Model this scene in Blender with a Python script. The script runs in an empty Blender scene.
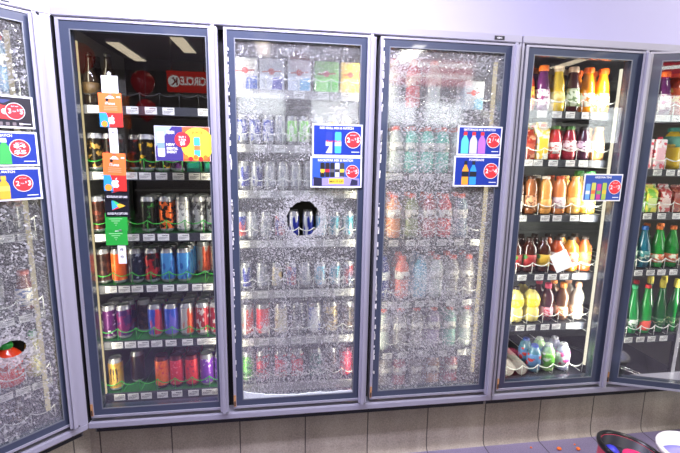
import bpy, bmesh, math, random
from mathutils import Matrix, Vector
random.seed(7)
S=bpy.context.scene; COL=S.collection; PI=math.pi
S.view_settings.view_transform='Standard'; S.view_settings.look='None'
S.view_settings.exposure=-0.12; S.view_settings.gamma=1; S.view_settings.use_curve_mapping=False

# ---------------------------------------------------------------- materials
def lin(c): return tuple(((x/255)/12.92 if x/255<=.04045 else ((x/255+.055)/1.055)**2.4) for x in c)+(1,)
def new_mat(n):
    m=bpy.data.materials.new(n); m.use_nodes=True; m.node_tree.nodes.clear(); return m,m.node_tree.nodes,m.node_tree.links
def nd(N,t,**k):
    n=N.new(t)
    for a,b in k.items(): setattr(n,a,b)
    return n
MC={}
def mat(rgb,rough=.5,metal=0,noise=0,scale=20,coat=0,alpha=None,emit=0,trans=0):
    key=(tuple(rgb),rough,metal,noise,scale,coat,emit,trans)
    if key in MC: return MC[key]
    m,N,L=new_mat('paint_%d_%d_%d'%tuple(rgb)); o=nd(N,'ShaderNodeOutputMaterial'); p=nd(N,'ShaderNodeBsdfPrincipled')
    p.inputs['Base Color'].default_value=lin(rgb); p.inputs['Roughness'].default_value=rough; p.inputs['Metallic'].default_value=metal
    p.inputs['Coat Weight'].default_value=coat
    if trans: p.inputs['Transmission Weight'].default_value=trans; p.inputs['IOR'].default_value=1.33
    if emit: p.inputs['Emission Color'].default_value=lin(rgb); p.inputs['Emission Strength'].default_value=emit
    L.new(p.outputs[0],o.inputs[0])
    if noise:
        tc=nd(N,'ShaderNodeTexCoord'); t=nd(N,'ShaderNodeTexNoise'); t.inputs['Scale'].default_value=scale; t.inputs['Detail'].default_value=5
        L.new(tc.outputs['Object'],t.inputs['Vector'])
        mx=nd(N,'ShaderNodeMix',data_type='RGBA'); mx.inputs[6].default_value=lin([max(0,c*(1-noise)) for c in rgb]); mx.inputs[7].default_value=lin([min(255,c*(1+noise)) for c in rgb])
        L.new(t.outputs[0],mx.inputs[0]); L.new(mx.outputs[2],p.inputs['Base Color'])
        b=nd(N,'ShaderNodeBump'); b.inputs['Strength'].default_value=.08; L.new(t.outputs[0],b.inputs['Height']); L.new(b.outputs[0],p.inputs['Normal'])
    MC[key]=m; return m
def can_mat(base,acc,scale=40,thr=.55,metal=.55,vert=1,rough=.3,stripe=None):
    """printed can/label art: blotches of the accent colour over the base, drawn in object space"""
    key=('can',tuple(base),tuple(acc),scale,thr,metal,vert,stripe)
    if key in MC: return MC[key]
    m,N,L=new_mat('printed_art'); o=nd(N,'ShaderNodeOutputMaterial'); p=nd(N,'ShaderNodeBsdfPrincipled')
    p.inputs['Roughness'].default_value=rough; p.inputs['Metallic'].default_value=metal
    tc=nd(N,'ShaderNodeTexCoord'); mp=nd(N,'ShaderNodeMapping'); mp.inputs['Scale'].default_value=(1,1,vert)
    L.new(tc.outputs['Object'],mp.inputs[0])
    t=nd(N,'ShaderNodeTexNoise'); t.inputs['Scale'].default_value=scale; t.inputs['Detail'].default_value=2
    L.new(mp.outputs[0],t.inputs['Vector'])
    r=nd(N,'ShaderNodeValToRGB'); e=r.color_ramp.elements; e[0].position=thr-.02; e[1].position=thr+.02
    e[0].color=lin(base); e[1].color=lin(acc)
    L.new(t.outputs[0],r.inputs[0]); L.new(r.outputs[0],p.inputs['Base Color']); L.new(p.outputs[0],o.inputs[0])
    MC[key]=m; return m
def facing_reflect(N,L,f0=.05):
    lw=nd(N,'ShaderNodeLayerWeight'); lw.inputs[0].default_value=.5
    pw=nd(N,'ShaderNodeMath',operation='POWER'); pw.inputs[1].default_value=5; L.new(lw.outputs['Facing'],pw.inputs[0])
    ml=nd(N,'ShaderNodeMath',operation='MULTIPLY_ADD'); ml.inputs[1].default_value=1-f0; ml.inputs[2].default_value=f0; L.new(pw.outputs[0],ml.inputs[0])
    return ml
def clear_glass():
    m,N,L=new_mat('clear_glass'); o=nd(N,'ShaderNodeOutputMaterial')
    t=nd(N,'ShaderNodeBsdfTransparent'); t.inputs[0].default_value=(.95,.96,.955,1)
    g=nd(N,'ShaderNodeBsdfGlossy'); g.inputs['Roughness'].default_value=.012
    mx=nd(N,'ShaderNodeMixShader'); L.new(facing_reflect(N,L,.10).outputs[0],mx.inputs[0]); L.new(t.outputs[0],mx.inputs[1]); L.new(g.outputs[0],mx.inputs[2])
    L.new(mx.outputs[0],o.inputs[0]); return m
def crazed_glass(name,cover,holes=(),top_thin=0,seed=0.,size=225,haze=.10):
    """tempered glass shattered in place: each fragment is clear, frosted or glinting; crushed white rim round each hole"""
    m,N,L=new_mat(name); o=nd(N,'ShaderNodeOutputMaterial'); tc=nd(N,'ShaderNodeTexCoord')
    mp=nd(N,'ShaderNodeMapping'); mp.inputs['Location'].default_value=(seed,0,seed); mp.inputs['Scale'].default_value=(1,.15,1); L.new(tc.outputs['Object'],mp.inputs[0])
    v=nd(N,'ShaderNodeTexVoronoi'); v.inputs['Scale'].default_value=size; L.new(mp.outputs[0],v.inputs['Vector'])
    ve=nd(N,'ShaderNodeTexVoronoi',feature='DISTANCE_TO_EDGE'); ve.inputs['Scale'].default_value=size; L.new(mp.outputs[0],ve.inputs['Vector'])
    sep=nd(N,'ShaderNodeSeparateColor'); L.new(v.outputs['Color'],sep.inputs[0])
    big=nd(N,'ShaderNodeTexNoise'); big.inputs['Scale'].default_value=5; big.inputs['Detail'].default_value=6; L.new(mp.outputs[0],big.inputs['Vector'])
    # threshold of frosted fragments
    th=nd(N,'ShaderNodeMath',operation='MULTIPLY_ADD'); th.inputs[1].default_value=1.5; th.inputs[2].default_value=cover-.75; L.new(big.outputs[0],th.inputs[0])
    last=th
    sx=nd(N,'ShaderNodeSeparateXYZ'); L.new(tc.outputs['Object'],sx.inputs[0])
    if top_thin:
        mr=nd(N,'ShaderNodeMapRange'); mr.inputs['From Min'].default_value=1.0; mr.inputs['From Max'].default_value=2.0; mr.inputs['To Min'].default_value=0; mr.inputs['To Max'].default_value=-top_thin
        L.new(sx.outputs['Z'],mr.inputs['Value']); a=nd(N,'ShaderNodeMath',operation='ADD'); L.new(last.outputs[0],a.inputs[0]); L.new(mr.outputs[0],a.inputs[1]); last=a
    for hx,hz,r0,r1,amt in holes:
        dv=nd(N,'ShaderNodeVectorMath',operation='DISTANCE'); cb=nd(N,'ShaderNodeCombineXYZ'); L.new(sx.outputs['X'],cb.inputs[0]); L.new(sx.outputs['Z'],cb.inputs[2])
        L.new(cb.outputs[0],dv.inputs[0]); dv.inputs[1].default_value=(hx,0,hz)
        mr=nd(N,'ShaderNodeMapRange'); mr.inputs['From Min'].default_value=r1; mr.inputs['From Max'].default_value=r0; mr.inputs['To Min'].default_value=0; mr.inputs['To Max'].default_value=amt
        L.new(dv.outputs['Value'],mr.inputs['Value']); a=nd(N,'ShaderNodeMath',operation='ADD'); L.new(last.outputs[0],a.inputs[0]); L.new(mr.outputs[0],a.inputs[1]); last=a
    lt=nd(N,'ShaderNodeMath',operation='LESS_THAN'); L.new(sep.outputs[0],lt.inputs[0]); L.new(last.outputs[0],lt.inputs[1])
    ed=nd(N,'ShaderNodeMath',operation='LESS_THAN'); ed.inputs[1].default_value=.03; L.new(ve.outputs['Distance'],ed.inputs[0])
    mxm=nd(N,'ShaderNodeMath',operation='MAXIMUM'); L.new(lt.outputs[0],mxm.inputs[0]); L.new(ed.outputs[0],mxm.inputs[1])
    op=nd(N,'ShaderNodeMath',operation='MULTIPLY'); op.inputs[1].default_value=.56; L.new(mxm.outputs[0],op.inputs[0])
    op0=op; op=nd(N,'ShaderNodeMath',operation='ADD'); op.inputs[1].default_value=haze; L.new(op0.outputs[0],op.inputs[0])
    # fragment brightness
    fr=nd(N,'ShaderNodeMapRange'); fr.inputs['To Min'].default_value=.40; fr.inputs['To Max'].default_value=.98; L.new(sep.outputs[1],fr.inputs['Value'])
    cc=nd(N,'ShaderNodeCombineColor'); L.new(fr.outputs[0],cc.inputs[0]); L.new(fr.outputs[0],cc.inputs[1]); L.new(fr.outputs[0],cc.inputs[2])
    d=nd(N,'ShaderNodeBsdfDiffuse'); L.new(cc.outputs[0],d.inputs[0])
    tl=nd(N,'ShaderNodeBsdfTranslucent'); L.new(cc.outputs[0],tl.inputs[0])
    dt=nd(N,'ShaderNodeMixShader'); dt.inputs[0].default_value=.4; L.new(d.outputs[0],dt.inputs[1]); L.new(tl.outputs[0],dt.inputs[2])
    # tilted facets
    sb=nd(N,'ShaderNodeVectorMath',operation='SUBTRACT'); sb.inputs[1].default_value=(.5,.5,.5); L.new(v.outputs['Color'],sb.inputs[0])
    sc=nd(N,'ShaderNodeVectorMath',operation='SCALE'); sc.inputs['Scale'].default_value=.55; L.new(sb.outputs[0],sc.inputs[0])
    ge=nd(N,'ShaderNodeNewGeometry'); ad=nd(N,'ShaderNodeVectorMath',operation='ADD'); L.new(ge.outputs['Normal'],ad.inputs[0]); L.new(sc.outputs[0],ad.inputs[1])
    nm=nd(N,'ShaderNodeVectorMath',operation='NORMALIZE'); L.new(ad.outputs[0],nm.inputs[0])
    g=nd(N,'ShaderNodeBsdfGlossy'); g.inputs['Roughness'].default_value=.08; L.new(nm.outputs[0],g.inputs['Normal'])
    g2=nd(N,'ShaderNodeBsdfGlossy'); g2.inputs['Roughness'].default_value=.06
    t=nd(N,'ShaderNodeBsdfTransparent'); t.inputs[0].default_value=(.9,.92,.91,1)
    a1=nd(N,'ShaderNodeMixShader'); L.new(op.outputs[0],a1.inputs[0]); L.new(t.outputs[0],a1.inputs[1]); L.new(dt.outputs[0],a1.inputs[2])
    a2=nd(N,'ShaderNodeMixShader'); a2.inputs[0].default_value=.028; L.new(a1.outputs[0],a2.inputs[1]); L.new(g.outputs[0],a2.inputs[2])
    a3=nd(N,'ShaderNodeMixShader'); a3.inputs[0].default_value=.13; L.new(a2.outputs[0],a3.inputs[1]); L.new(g2.outputs[0],a3.inputs[2])
    L.new(a3.outputs[0],o.inputs[0]); return m
def tiled(name,rgb,rgb2,joint,x0,pitch,ypitch=None,y0=0,rough=.5,streak=False,jw=.010,rough_n=False):
    m,N,L=new_mat(name); o=nd(N,'ShaderNodeOutputMaterial'); p=nd(N,'ShaderNodeBsdfPrincipled'); p.inputs['Roughness'].default_value=rough
    tc=nd(N,'ShaderNodeTexCoord'); sx=nd(N,'ShaderNodeSeparateXYZ'); L.new(tc.outputs['Object'],sx.inputs[0])
    def line(sock,o0,pt,w):
        a=nd(N,'ShaderNodeMath',operation='MULTIPLY_ADD'); a.inputs[1].default_value=1/pt; a.inputs[2].default_value=-o0/pt+100; L.new(sock,a.inputs[0])
        f=nd(N,'ShaderNodeMath',operation='FRACT'); L.new(a.outputs[0],f.inputs[0])
        l=nd(N,'ShaderNodeMath',operation='LESS_THAN'); l.inputs[1].default_value=w/pt; L.new(f.outputs[0],l.inputs[0]); return l,a
    l1,a=line(sx.outputs['X'],x0,pitch,jw); fac=l1
    if ypitch:
        l2,_=line(sx.outputs['Y'],y0,ypitch,jw); fac=nd(N,'ShaderNodeMath',operation='MAXIMUM'); L.new(l1.outputs[0],fac.inputs[0]); L.new(l2.outputs[0],fac.inputs[1])
    n=nd(N,'ShaderNodeTexNoise'); n.inputs['Scale'].default_value=160; n.inputs['Detail'].default_value=4; L.new(tc.outputs['Object'],n.inputs['Vector'])
    n2=nd(N,'ShaderNodeTexNoise'); n2.inputs['Scale'].default_value=3.5; n2.inputs['Detail'].default_value=6
    mp=nd(N,'ShaderNodeMapping'); mp.inputs['Scale'].default_value=(2.5,1,.45) if streak else (1,1,1); L.new(tc.outputs['Object'],mp.inputs[0]); L.new(mp.outputs[0],n2.inputs['Vector'])
    av=nd(N,'ShaderNodeMath',operation='MULTIPLY_ADD'); av.inputs[1].default_value=.55; L.new(n.outputs[0],av.inputs[0])
    h=nd(N,'ShaderNodeMath',operation='MULTIPLY'); h.inputs[1].default_value=.45; L.new(n2.outputs[0],h.inputs[0]); L.new(h.outputs[0],av.inputs[2])
    r=nd(N,'ShaderNodeValToRGB'); e=r.color_ramp.elements; e[0].position=.33; e[1].position=.67; e[0].color=lin(rgb); e[1].color=lin(rgb2); L.new(av.outputs[0],r.inputs[0])
    mx=nd(N,'ShaderNodeMix',data_type='RGBA'); L.new(fac.outputs[0],mx.inputs[0]); L.new(r.outputs[0],mx.inputs[6]); mx.inputs[7].default_value=lin(joint)
    L.new(mx.outputs[2],p.inputs['Base Color']); b=nd(N,'ShaderNodeBump'); b.inputs['Strength'].default_value=.05; L.new(n.outputs[0],b.inputs['Height']); L.new(b.outputs[0],p.inputs['Normal'])
    L.new(p.outputs[0],o.inputs[0]); return m
def emis(rgb,s):
    key=('em',tuple(rgb),s)
    if key in MC: return MC[key]
    m,N,L=new_mat('lamp_or_added_glow'); o=nd(N,'ShaderNodeOutputMaterial'); e=nd(N,'ShaderNodeEmission'); e.inputs[0].default_value=lin(rgb); e.inputs[1].default_value=s; L.new(e.outputs[0],o.inputs[0]); MC[key]=m; return m

# ---------------------------------------------------------------- mesh builder
class MB:
    def __init__(s): s.bm=bmesh.new(); s.mats=[]
    def mi(s,m):
        if m not in s.mats: s.mats.append(m)
        return s.mats.index(m)
    def box(s,x0,x1,y0,y1,z0,z1,m,bev=0):
        i=s.mi(m); t=bmesh.new() if bev else s.bm
        v=[t.verts.new(c) for c in ((x0,y0,z0),(x1,y0,z0),(x1,y1,z0),(x0,y1,z0),(x0,y0,z1),(x1,y0,z1),(x1,y1,z1),(x0,y1,z1))]
        fs=[t.faces.new([v[k] for k in q]) for q in ((0,3,2,1),(4,5,6,7),(0,1,5,4),(1,2,6,5),(2,3,7,6),(3,0,4,7))]
        if bev:
            bmesh.ops.bevel(t,geom=list(t.edges),offset=bev,segments=2,affect='EDGES'); s.merge(t,Matrix(),i,smooth=False)
        else:
            for f in fs: f.material_index=i
    def merge(s,t,M,i,smooth=None):
        mp={}
        for v in t.verts: mp[v]=s.bm.verts.new(M@v.co)
        for f in t.faces:
            try: g=s.bm.faces.new([mp[v] for v in f.verts])
            except ValueError: continue
            g.material_index=i if i is not None else f.material_index; g.smooth=f.smooth if smooth is None else smooth
        t.free()
    def ring(s,X0,X1,Z0,Z1,x0,x1,z0,z1,y0,y1,m):
        s.box(X0,X1,y0,y1,Z0,z0,m); s.box(X0,X1,y0,y1,z1,Z1,m); s.box(X0,x0,y0,y1,z0,z1,m); s.box(x1,X1,y0,y1,z0,z1,m)
    def lathe(s,prof,m,cx=0,cy=0,n=20,mats=None,sq=0,caps=True):
        """prof: (radius,z) list; mats: material per segment; sq squares the section a little"""
        rings=[]
        for r,z in prof:
            rr=[]
            for k in range(n):
                a=2*PI*k/n; q=1+sq*(abs(math.sin(2*a))**1.5) if sq else 1
                rr.append(s.bm.verts.new((cx+r*q*math.cos(a),cy+r*q*math.sin(a),z)))
            rings.append(rr)
        for j in range(len(prof)-1):
            i=s.mi(mats[j] if mats else m)
            for k in range(n):
                f=s.bm.faces.new((rings[j][k],rings[j][(k+1)%n],rings[j+1][(k+1)%n],rings[j+1][k])); f.material_index=i; f.smooth=True
        for rr,j,fl in (((rings[0],0,1),(rings[-1],-1,0)) if caps else ()):
            f=s.bm.faces.new(rr[::-1] if fl else rr); f.material_index=s.mi(mats[j] if mats else m)
    def tube(s,pts,r,m,n=6):
        i=s.mi(m); prev=None
        for k,p in enumerate(pts):
            p=Vector(p); d=(Vector(pts[min(k+1,len(pts)-1)])-Vector(pts[max(k-1,0)])).normalized()
            u=d.cross(Vector((0,0,1)) if abs(d.z)<.9 else Vector((0,1,0))).normalized(); w=u.cross(d)
            ring=[s.bm.verts.new(p+u*r*math.cos(2*PI*a/n)+w*r*math.sin(2*PI*a/n)) for a in range(n)]
            if prev:
                for a in range(n):
                    f=s.bm.faces.new((prev[a],ring[a],ring[(a+1)%n],prev[(a+1)%n])); f.material_index=i; f.smooth=True
            else: s.bm.faces.new(ring).material_index=i
            prev=ring
        s.bm.faces.new(prev[::-1]).material_index=i
    def prism(s,pts,y0,y1,m):
        """outline (x,z) extruded from y0 to y1"""
        i=s.mi(m); a=[s.bm.verts.new((x,y0,z)) for x,z in pts]; b=[s.bm.verts.new((x,y1,z)) for x,z in pts]; n=len(pts)
        s.bm.faces.new(a).material_index=i; s.bm.faces.new(b[::-1]).material_index=i
        for k in range(n): s.bm.faces.new((a[(k+1)%n],a[k],b[k],b[(k+1)%n])).material_index=i
    def flat(s,pts,y,m):
        f=s.bm.faces.new([s.bm.verts.new((x,y,z)) for x,z in pts]); f.material_index=s.mi(m)
    def build(s,name,parent=None,loc=None,recalc=True):
        if recalc: bmesh.ops.recalc_face_normals(s.bm,faces=s.bm.faces)
        me=bpy.data.meshes.new(name); s.bm.to_mesh(me); s.bm.free()
        for m in s.mats: me.materials.append(m)
        o=bpy.data.objects.new(name,me); COL.objects.link(o)
        if parent: o.parent=parent
        if loc: o.location=loc
        return o
TXT={}
def text_bm(txt,bold=.0):
    key=(txt,bold)
    if key not in TXT:
        c=bpy.data.curves.new('t','FONT'); c.body=txt; c.size=1; c.align_x='CENTER'; c.offset=bold; c.resolution_u=2
        o=bpy.data.objects.new('t',c); COL.objects.link(o); dg=bpy.context.evaluated_depsgraph_get(); dg.update()
        me=bpy.data.meshes.new_from_object(o.evaluated_get(dg)); bpy.data.objects.remove(o); bpy.data.curves.remove(c); TXT[key]=me
    t=bmesh.new(); t.from_mesh(TXT[key]); return t
def put_text(mb,txt,cx,z,h,y,m,bold=.02,w=None,flip=False):
    """text centred on cx, baseline z, capital height h, on the plane y facing -y; w fixes the width"""
    t=text_bm(txt,bold); xs=[v.co.x for v in t.verts]
    if not xs: t.free(); return
    sx=h/.7
    if w: sx=w/(max(xs)-min(xs))
    mid=(max(xs)+min(xs))/2
    for v in t.verts: v.co=Vector(((v.co.x-mid)*sx*(-1 if flip else 1)+cx,y,v.co.y*h/.7+z))
    mb.merge(t,Matrix(),mb.mi(m))
def thing(name,label,cat,loc=(0,0,0),rz=0,group=None):
    o=bpy.data.objects.new(name,None); COL.objects.link(o); o.location=loc; o.rotation_euler=(0,0,rz); o.empty_display_size=.1
    tag(o,label,cat,group); return o
def tag(o,label,cat,group=None):
    o['label']=label; o['category']=cat
    if group: o['group']=group
    return o
def struct(mb,name,parent=None):
    o=mb.build(name,parent); o['kind']='structure'; return o
def disc(cx,cz,r,n=40): return [(cx+r*math.cos(2*PI*k/n),cz+r*math.sin(2*PI*k/n)) for k in range(n)]
# ---------------------------------------------------------------- shared materials
silver=mat((162,161,172),.38,.25); navy=mat((58,66,84),.28,0,coat=.3); gasket=mat((14,14,17),.6); dark=mat((26,27,30),.7)
alum=mat((160,158,170),.35,.15); rail_m=mat((46,49,57),.5); tagw=mat((222,222,218),.5); ink=mat((70,70,74),.6); rail_pale=mat((150,150,150),.5)
cap_metal=mat((186,188,194),.25,.6); chrome=mat((200,200,200),.15,1); greenp=mat((30,150,40),.35); clearp=mat((225,228,220),.25,0); deck_dark=mat((40,42,44),.5); deck_green=mat((22,96,34),.5)
white=mat((236,236,236),.5); rust=mat((176,128,84),.7,noise=.25,scale=60)
SHELFORD=['top','second','third','fourth','fifth','sixth','bottom']
ORD=['first','second','third','fourth','fifth','sixth','seventh','eighth','ninth']
DOORN={0:'far-left angled door',1:'gift-card door',2:'round-holed door',3:'crazed holeless door',4:'juice door',5:'ajar door'}
ROWN=['front','second','third']

# ---------------------------------------------------------------- product kinds
def can(r,h,art,top=None):
    def f(name,parent=None):
        b=MB(); t=top or cap_metal
        prof=[(r*.70,0),(r*.82,.003),(r*.99,.012),(r,.018),(r,h-.022),(r*.985,h-.017),(r*.84,h-.004),(r*.86,h-.0015),(r*.86,h),(r*.80,h),(r*.79,h-.005)]
        mats=[t,t,t,art,t,t,t,t,t,t]
        b.lathe(prof,t,n=20,mats=mats)
        b.box(-.006,.006,-.012,.010,h-.005,h-.0035,t)
        return b.build(name,parent)
    return f
def bottle(prof,liquid,cap,capr,caph,label=None,lz=None,n=20,sq=0,extra=None):
    """body mesh with a cap and a wrap label as children"""
    def f(name,parent=None):
        b=MB(); b.lathe(prof,liquid,n=n,sq=sq); o=b.build(name,parent)
        top=prof[-1][1]
        c=MB(); c.lathe([(capr,0),(capr*1.02,.002),(capr*1.02,caph*.75),(capr*.93,caph),(capr*.5,caph+.0005)],cap,n=18)
        for k in range(12):
            a=2*PI*k/12; c.box(capr*1.02*math.cos(a)-.0008,capr*1.02*math.cos(a)+.0008,capr*1.02*math.sin(a)-.0008,capr*1.02*math.sin(a)+.0008,.003,caph*.7,cap)
        co=c.build('cap',o,(0,0,top-.004))
        if label:
            z0,z1=lz; pr=[(r,z) for r,z in interp(prof,z0,z1)]
            l=MB(); l.lathe([(r+.0009,z) for r,z in pr],label,n=n,sq=sq); l.build('wrap_label',o)
        return o
    return f
def rad(prof,z):
    for (r0,a),(r1,b) in zip(prof,prof[1:]):
        if a<=z<=b and b>a: return r0+(r1-r0)*(z-a)/(b-a)
    return prof[-1][0]
def interp(prof,z0,z1): return [(rad(prof,z0),z0)]+[(r,z) for r,z in prof if z0<z<z1]+[(rad(prof,z1),z1)]
def carton(w,d,h,body,cap=None,face=None,gable=False):
    def f(name,parent=None):
        b=MB(); hh=h-.03 if gable else h
        b.box(-w/2,w/2,-d/2,d/2,0,hh,body,bev=.002)
        if gable:
            i=b.mi(body); q=[b.bm.verts.new(c) for c in ((-w/2,-d/2,hh),(w/2,-d/2,hh),(w/2,d/2,hh),(-w/2,d/2,hh),(-w/2,0,h),(w/2,0,h))]
            for k in ((0,1,5,4),(2,3,4,5),(0,4,3),(1,2,5)): b.bm.faces.new([q[j] for j in k]).material_index=i
            b.box(-w/2,w/2,-.002,.002,h-.004,h+.012,body)
        o=b.build(name,parent)
        if face:
            l=MB(); l.box(-w*.38,w*.38,-d/2-.0012,-d/2-.0002,h*.18,hh*.72,face); l.build('front_panel',o)
        if cap: c=MB(); c.lathe([(.012,0),(.012,.012),(.010,.014)],cap,n=14); c.build('cap',o,(0,-d*.24,h-.012 if gable else h))
        return o
    return f
def pack(w,d,h,base,blob,sky):
    """cardboard multipack: pale top half with a picture, two can shapes below"""
    def f(name,parent=None):
        b=MB(); b.box(-w/2,w/2,-d/2,d/2,0,h,mat(base,.5),bev=.003)
        y=-d/2-.0006
        b.flat([(-w*.48,h*.03),(w*.48,h*.03),(w*.48,h*.42),(w*.02,h*.50),(-w*.48,h*.36)],y,mat(sky,.5))
        b.flat([(0,h*.04),(w*.46,h*.04),(w*.46,h*.44),(w*.05,h*.40)],y-.0004,mat(blob,.5))
        b.flat(disc(-w*.02,h*.60,w*.13),y-.0004,mat((225,70,60),.5)); b.flat([(-w*.38,h*.56),(w*.38,h*.60),(w*.38,h*.64),(-w*.38,h*.60)],y-.0008,mat((210,60,60),.5))
        o=b.build(name,parent)
        c=MB(); c.box(-w*.16,w*.16,-.004,.004,0,.010,mat(base,.5)); c.build('carry_tab',o,(0,0,h))
        return o
    return f
SPORT=[(.028,0),(.035,.004),(.037,.02),(.037,.07),(.034,.085),(.037,.10),(.037,.155),(.034,.17),(.033,.178),(.026,.195),(.019,.203),(.018,.212)]
JUICE=[(.034,0),(.040,.005),(.041,.03),(.040,.075),(.036,.105),(.034,.13),(.031,.15),(.024,.175),(.021,.19),(.021,.205)]
COFFEE=[(.029,0),(.034,.004),(.036,.02),(.036,.06),(.033,.09),(.034,.12),(.034,.14),(.028,.165),(.020,.18),(.018,.19)]
TEA=[(.030,0),(.036,.005),(.037,.02),(.037,.125),(.033,.142),(.022,.158),(.017,.168),(.016,.178)]
LEMON=[(.034,0),(.043,.006),(.046,.03),(.044,.068),(.038,.080),(.044,.094),(.046,.125),(.040,.15),(.026,.168),(.016,.178),(.015,.186)]
COLA=[(.028,0),(.035,.005),(.037,.025),(.035,.06),(.030,.085),(.034,.11),(.036,.13),(.030,.155),(.020,.172),(.015,.182),(.014,.19)]
JAR=[(.028,0),(.033,.004),(.035,.02),(.036,.07),(.034,.10),(.028,.13),(.022,.148),(.021,.16)]
GREEN=[(.030,0),(.037,.005),(.038,.03),(.038,.105),(.036,.125),(.029,.155),(.020,.185),(.015,.205),(.014,.222)]
GLASSB=[(.028,0),(.034,.005),(.035,.03),(.036,.11),(.034,.14),(.027,.175),(.018,.215),(.014,.25),(.0135,.275)]
SQUAT=[(.030,0),(.036,.005),(.038,.02),(.038,.10),(.034,.125),(.024,.142),(.018,.15)]
JUG=[(.040,0),(.050,.006),(.052,.03),(.048,.09),(.052,.13),(.046,.165),(.035,.19),(.024,.20),(.023,.21)]
DARKB=[(.026,0),(.031,.004),(.032,.02),(.032,.12),(.026,.145),(.016,.17),(.013,.20),(.013,.215)]
def liq(c): return mat(c,.12,0,coat=.6)
oc=mat((235,96,60),.4)
def sp(c,lab=(225,222,215)): return bottle(SPORT,liq(c),oc,.019,.022,can_mat(lab,[int(.6*x) for x in c],60,.56,0,.6,.5),(.105,.15),sq=.03)
def C(a,b,s=45,t=.55,m=.45,v=1): return can(.0335,.168,can_mat(a,b,s,t,m,v))
def SL(a,b,s=60,t=.5,v=.4): return can(.0262,.135,can_mat(a,b,s,t,.35,v))
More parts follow.
